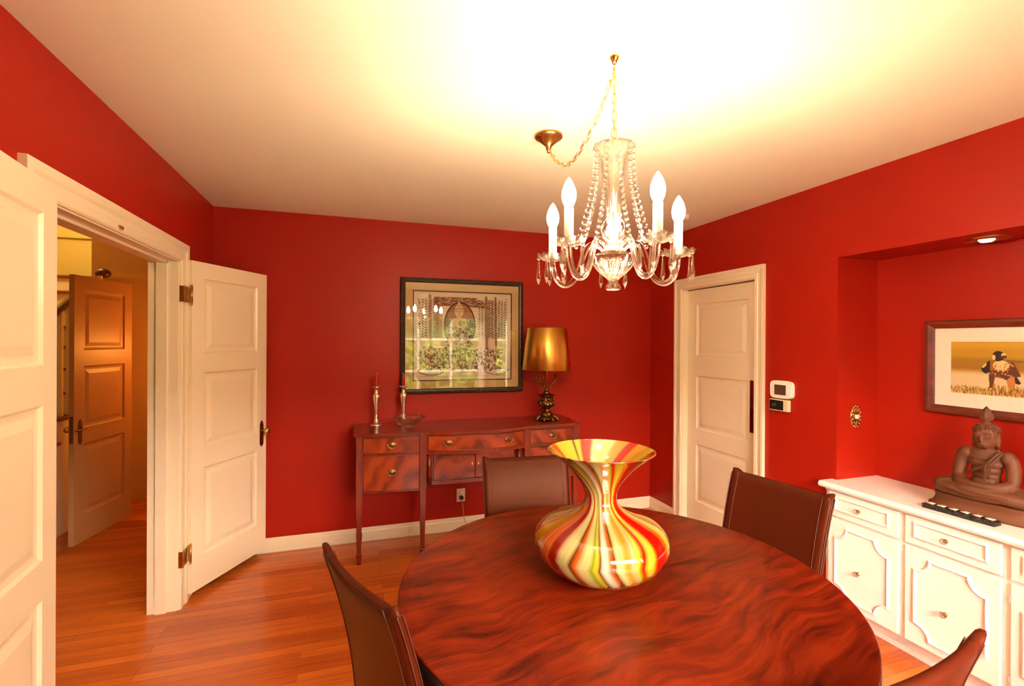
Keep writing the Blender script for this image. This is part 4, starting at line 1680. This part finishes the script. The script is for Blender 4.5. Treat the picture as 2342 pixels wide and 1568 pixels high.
# tealight holder in front of the statue
tl = thing('tealight_holder', (3.655, -2.478, CT), math.radians(-90 + 3), 'carved black wooden tealight holder in front of the buddha statue', 'candle holder')
MB().box(-.137, .137, -.026, .026, 0, .022, bev=.002).build('holder_body', m_blackc, tl)
mb = MB()
for row in (0, 1):
    for k in range(30):
        mb.ball((-.132 + .0091 * k, -.0262, .007 + .009 * row), .0032, 6, 4)
for row in (0, 1):
    for k in range(5):
        mb.ball((.1372, -.02 + .01 * k, .007 + .009 * row), .0032, 6, 4)
        mb.ball((-.1372, -.02 + .01 * k, .007 + .009 * row), .0032, 6, 4)
mb.build('carved_beading', m_blackc, tl)
tpos = [-.112 + .0448 * k for k in range(6)]
tl0 = None
bpy.context.view_layer.update()
names = ['leftmost tealight in the black holder', 'second tealight from the left in the black holder', 'third tealight from the left in the black holder',
         'fourth tealight from the left in the black holder', 'fifth tealight from the left in the black holder', 'rightmost tealight in the black holder']
for k, x in enumerate(tpos):
    p = tl.matrix_world @ Vector((x, 0, .0225))
    if tl0 is None:
        tl0 = thing('tealight', p, 0, names[0], 'candle', 'tealights in the black holder')
        MB().lathe([(.0005, 0), (.019, 0), (.0195, .003), (.0185, .004), (.0185, .0025), (.0005, .0025)], 24, close=False).build('tealight_cup', m_silver, tl0)
        MB().lathe([(.0005, .0035), (.018, .0032), (.018, .002)], 24, close=False).build('wax', m_tea, tl0)
        MB().tube([(0, 0, .003), (.001, 0, .008)], .0008, 6).build('wick', m_wick, tl0)
        o = tl0
    else:
        o = copy_tree(tl0)
    o.location = p
    o['label'] = names[k]

# ================================================================== CHANDELIER
CX, CY = 1.808, -2.508
cl = thing('chandelier', (CX, CY, H), 0, 'lit crystal chandelier with candle bulbs and bead strands hanging from the ceiling', 'chandelier')
L = Matrix.Translation((0, 0, -H))


def link(c, d, ln, wd_, rad, twist, mb):
    d = Vector(d).normalized()
    s = d.orthogonal().normalized()
    s = Matrix.Rotation(twist, 3, d) @ s
    pts = []
    for k in range(16):
        a = 2 * PI * k / 16
        c_, s_ = math.cos(a), math.sin(a)
        pts.append(Vector(c) + d * (ln / 2 * math.copysign(abs(c_) ** .8, c_)) + s * (wd_ / 2 * math.copysign(abs(s_) ** .8, s_)))
    mb.tube(pts, rad, 6, L, closed=True)


mb = MB().lathe([(.0005, 2.515), (.006, 2.515), (.010, 2.525), (.017, 2.533), (.018, 2.54)], 20, (0, 0, 0), L, close=False)
mb.tube([(0, 0, 2.52), (0, .004, 2.505), (0, .010, 2.495), (0, .004, 2.486), (0, -.004, 2.490)], .0025, 8, L)
mb.build('ceiling_hook', m_gold, cl)
mb = MB()
z = 2.50
i = 0
while z > 2.262:
    link((0, 0, z - .0165), (0, 0, 1), .036, .017, .0016, i * PI / 2 + .5, mb)
    z -= .029
    i += 1
mb.tube([(0, 0, 2.265), (0, .005, 2.255), (0, 0, 2.245), (0, -.005, 2.255), (0, 0, 2.265)], .0018, 6, L)
mb.build('chain', m_gold, cl)
sw = smooth_pts([(.004, .0, 2.492), (.008, .030, 2.485), (.012, .072, 2.458), (.012, .128, 2.407), (.012, .214, 2.358), (.014, .308, 2.325), (.016, .38, 2.317), (.018, .435, 2.328), (.020, .52, 2.372), (.022, .570, 2.409), (.024, .61, 2.448), (.025, .630, 2.468)], 12)
mb = MB()
acc = 0
i = 0
for a, b in zip(sw[:-1], sw[1:]):
    acc += (b - a).length
    if acc > .028:
        acc = 0
        link(a, b - a, .034, .016, .0015, i * PI / 2 + .6, mb)
        i += 1
mb.build('swag_chain', m_gold, cl)
mb = MB()
mb.tube([p + Vector((.002 * math.sin(k * .8), 0, .002 * math.cos(k * .8))) for k, p in enumerate(sw)], .0018, 6, L)
mb.tube([(.002 * math.sin(k), .002 * math.cos(k), 2.49 - .0245 * k) for k in range(11)], .0018, 6, L)
mb.build('lamp_wire', m_gold, cl)
MB().lathe([(.0005, 2.455), (.006, 2.457), (.009, 2.468), (.013, 2.476), (.014, 2.486), (.028, 2.500), (.048, 2.517), (.061, 2.524), (.066, 2.530), (.066, 2.54)], 40, (.025, .640, 0), L, close=False).build('canopy', m_brass, cl)

def flute(nf, amp):
    return lambda r, z, a, i: (r * (1 + amp * math.cos(nf * a)), z)


tp = [(.070, 2.236), (.066, 2.228), (.058, 2.212), (.048, 2.185), (.040, 2.150), (.033, 2.105), (.027, 2.05), (.023, 2.01), (.024, 1.995), (.018, 1.995), (.021, 2.05), (.028, 2.105), (.035, 2.15), (.043, 2.185), (.053, 2.212), (.062, 2.232), (.070, 2.236)]
MB().lathe(tp, 60, (0, 0, 0), L, flute(10, .035), False).build('glass_trumpet', m_crystal, cl)
MB().tube([(0, 0, 2.245), (0, 0, 1.99)], .004, 10, L).build('centre_rod', m_silver, cl)
MB().lathe([(.0005, 1.916), (.020, 1.920), (.034, 1.934), (.040, 1.955), (.036, 1.976), (.024, 1.992), (.014, 1.996), (.0005, 1.996)], 40, (0, 0, 0), L, flute(12, .05), False).build('glass_globe', m_crystal, cl)
MB().lathe([(.0005, 1.862), (.030, 1.864), (.042, 1.876), (.032, 1.890), (.022, 1.902), (.030, 1.914), (.016, 1.920), (.0005, 1.920)], 40, (0, 0, 0), L, flute(10, .05), False).build('arm_hub', m_silver, cl)
MB().lathe([(.0005, 1.858), (.066, 1.862), (.073, 1.868), (.073, 1.858), (.069, 1.840), (.056, 1.820), (.038, 1.802), (.022, 1.790), (.015, 1.781), (.017, 1.775), (.024, 1.764), (.027, 1.757), (.022, 1.752), (.0005, 1.752)], 60, (0, 0, 0), L, flute(14, .03), False).build('glass_bowl', m_crystal, cl)

toc = math.atan2(CAM.y - CY, CAM.x - CX)
RA = .228


def pendant(mb, x, y, z, ln=.085):
    mb.ball((x, y, z - .010), .0075, 8, 6, M=L)
    mb.lathe([(.0005, 0), (.0035, -.006), (.0045, -.016), (.0065, -.045), (.0095, -.062), (.0085, -.070), (.0005, -.088)], 6, (x, y, z - .018), L, close=False)


arm_ang = [toc + math.radians(d) for d in (34, 107, 179, 251, 324)]
for ai, A in enumerate(arm_ang):
    ca_, sa_ = math.cos(A), math.sin(A)
    q = lambda r, z, da=0.: (r * math.cos(A + da), r * math.sin(A + da), z)
    pts = smooth_pts([q(.026, 1.878), q(.045, 1.900), (q(.068, 1.912)), q(.092, 1.905), q(.110, 1.872), q(.124, 1.828), q(.146, 1.790), q(.176, 1.776), q(.203, 1.790), q(.221, 1.825), q(.228, 1.870)], 5)
    arm = MB().tube(pts, .0100, 12, L).build('arm', m_crystal, cl)
    cx_, cy_ = RA * ca_, RA * sa_
    MB().lathe([(.010, 1.868), (.026, 1.869), (.044, 1.876), (.053, 1.886), (.055, 1.890), (.052, 1.890), (.042, 1.881), (.024, 1.875), (.012, 1.876), (.012, 1.884), (.0005, 1.884)], 60, (cx_, cy_, 0), L,
               lambda r, z, a, i: (r * (1 + (.06 if r > .03 else 0) * math.cos(10 * a)), z + (.003 * math.cos(10 * a) if r > .04 else 0)), False).build('bobeche', m_crystal, arm)
    MB().lathe([(.0145, 1.884), (.0145, 1.984), (.012, 1.988), (.0005, 1.988)], 20, (cx_, cy_, 0), L, close=False).build('candle_tube', m_sleeve, arm)
    bp = [(.011, 1.986), (.014, 1.992), (.020, 2.006), (.0225, 2.020), (.0215, 2.034), (.016, 2.052), (.009, 2.066), (.004, 2.074), (.0005, 2.078)]
    MB().lathe(bp, 24, (cx_, cy_, 0), L, close=False).build('bulb', m_bulb, arm)
    for k in range(5):
        a = A + 2 * PI * k / 5 + .35
        mb = MB()
        pendant(mb, cx_ + .051 * math.cos(a), cy_ + .051 * math.sin(a), 1.888)
        mb.build('crystal_pendant', m_crystal, arm)
    # two bead strands from the trumpet rim to this arm
    for s in (-1, 1):
        p0 = Vector((.066 * math.cos(A + s * .30), .066 * math.sin(A + s * .30), 2.226))
        p1 = Vector((.128 * math.cos(A + s * .20), .128 * math.sin(A + s * .20), 1.905))
        mb = MB()
        nb = 17
        for k in range(nb):
            t_ = k / (nb - 1)
            p = p0.lerp(p1, t_)
            p += Vector((p.x, p.y, 0)).normalized() * (-.018 * math.sin(PI * t_))
            rb = .0070 if k < nb * .55 else .0082
            mb.ball(p, rb, 7, 5, (1, 1, 1.05), L)
        o = mb.build('bead_strand', m_crystal, cl)
        for f_ in o.data.polygons:
            f_.use_smooth = False
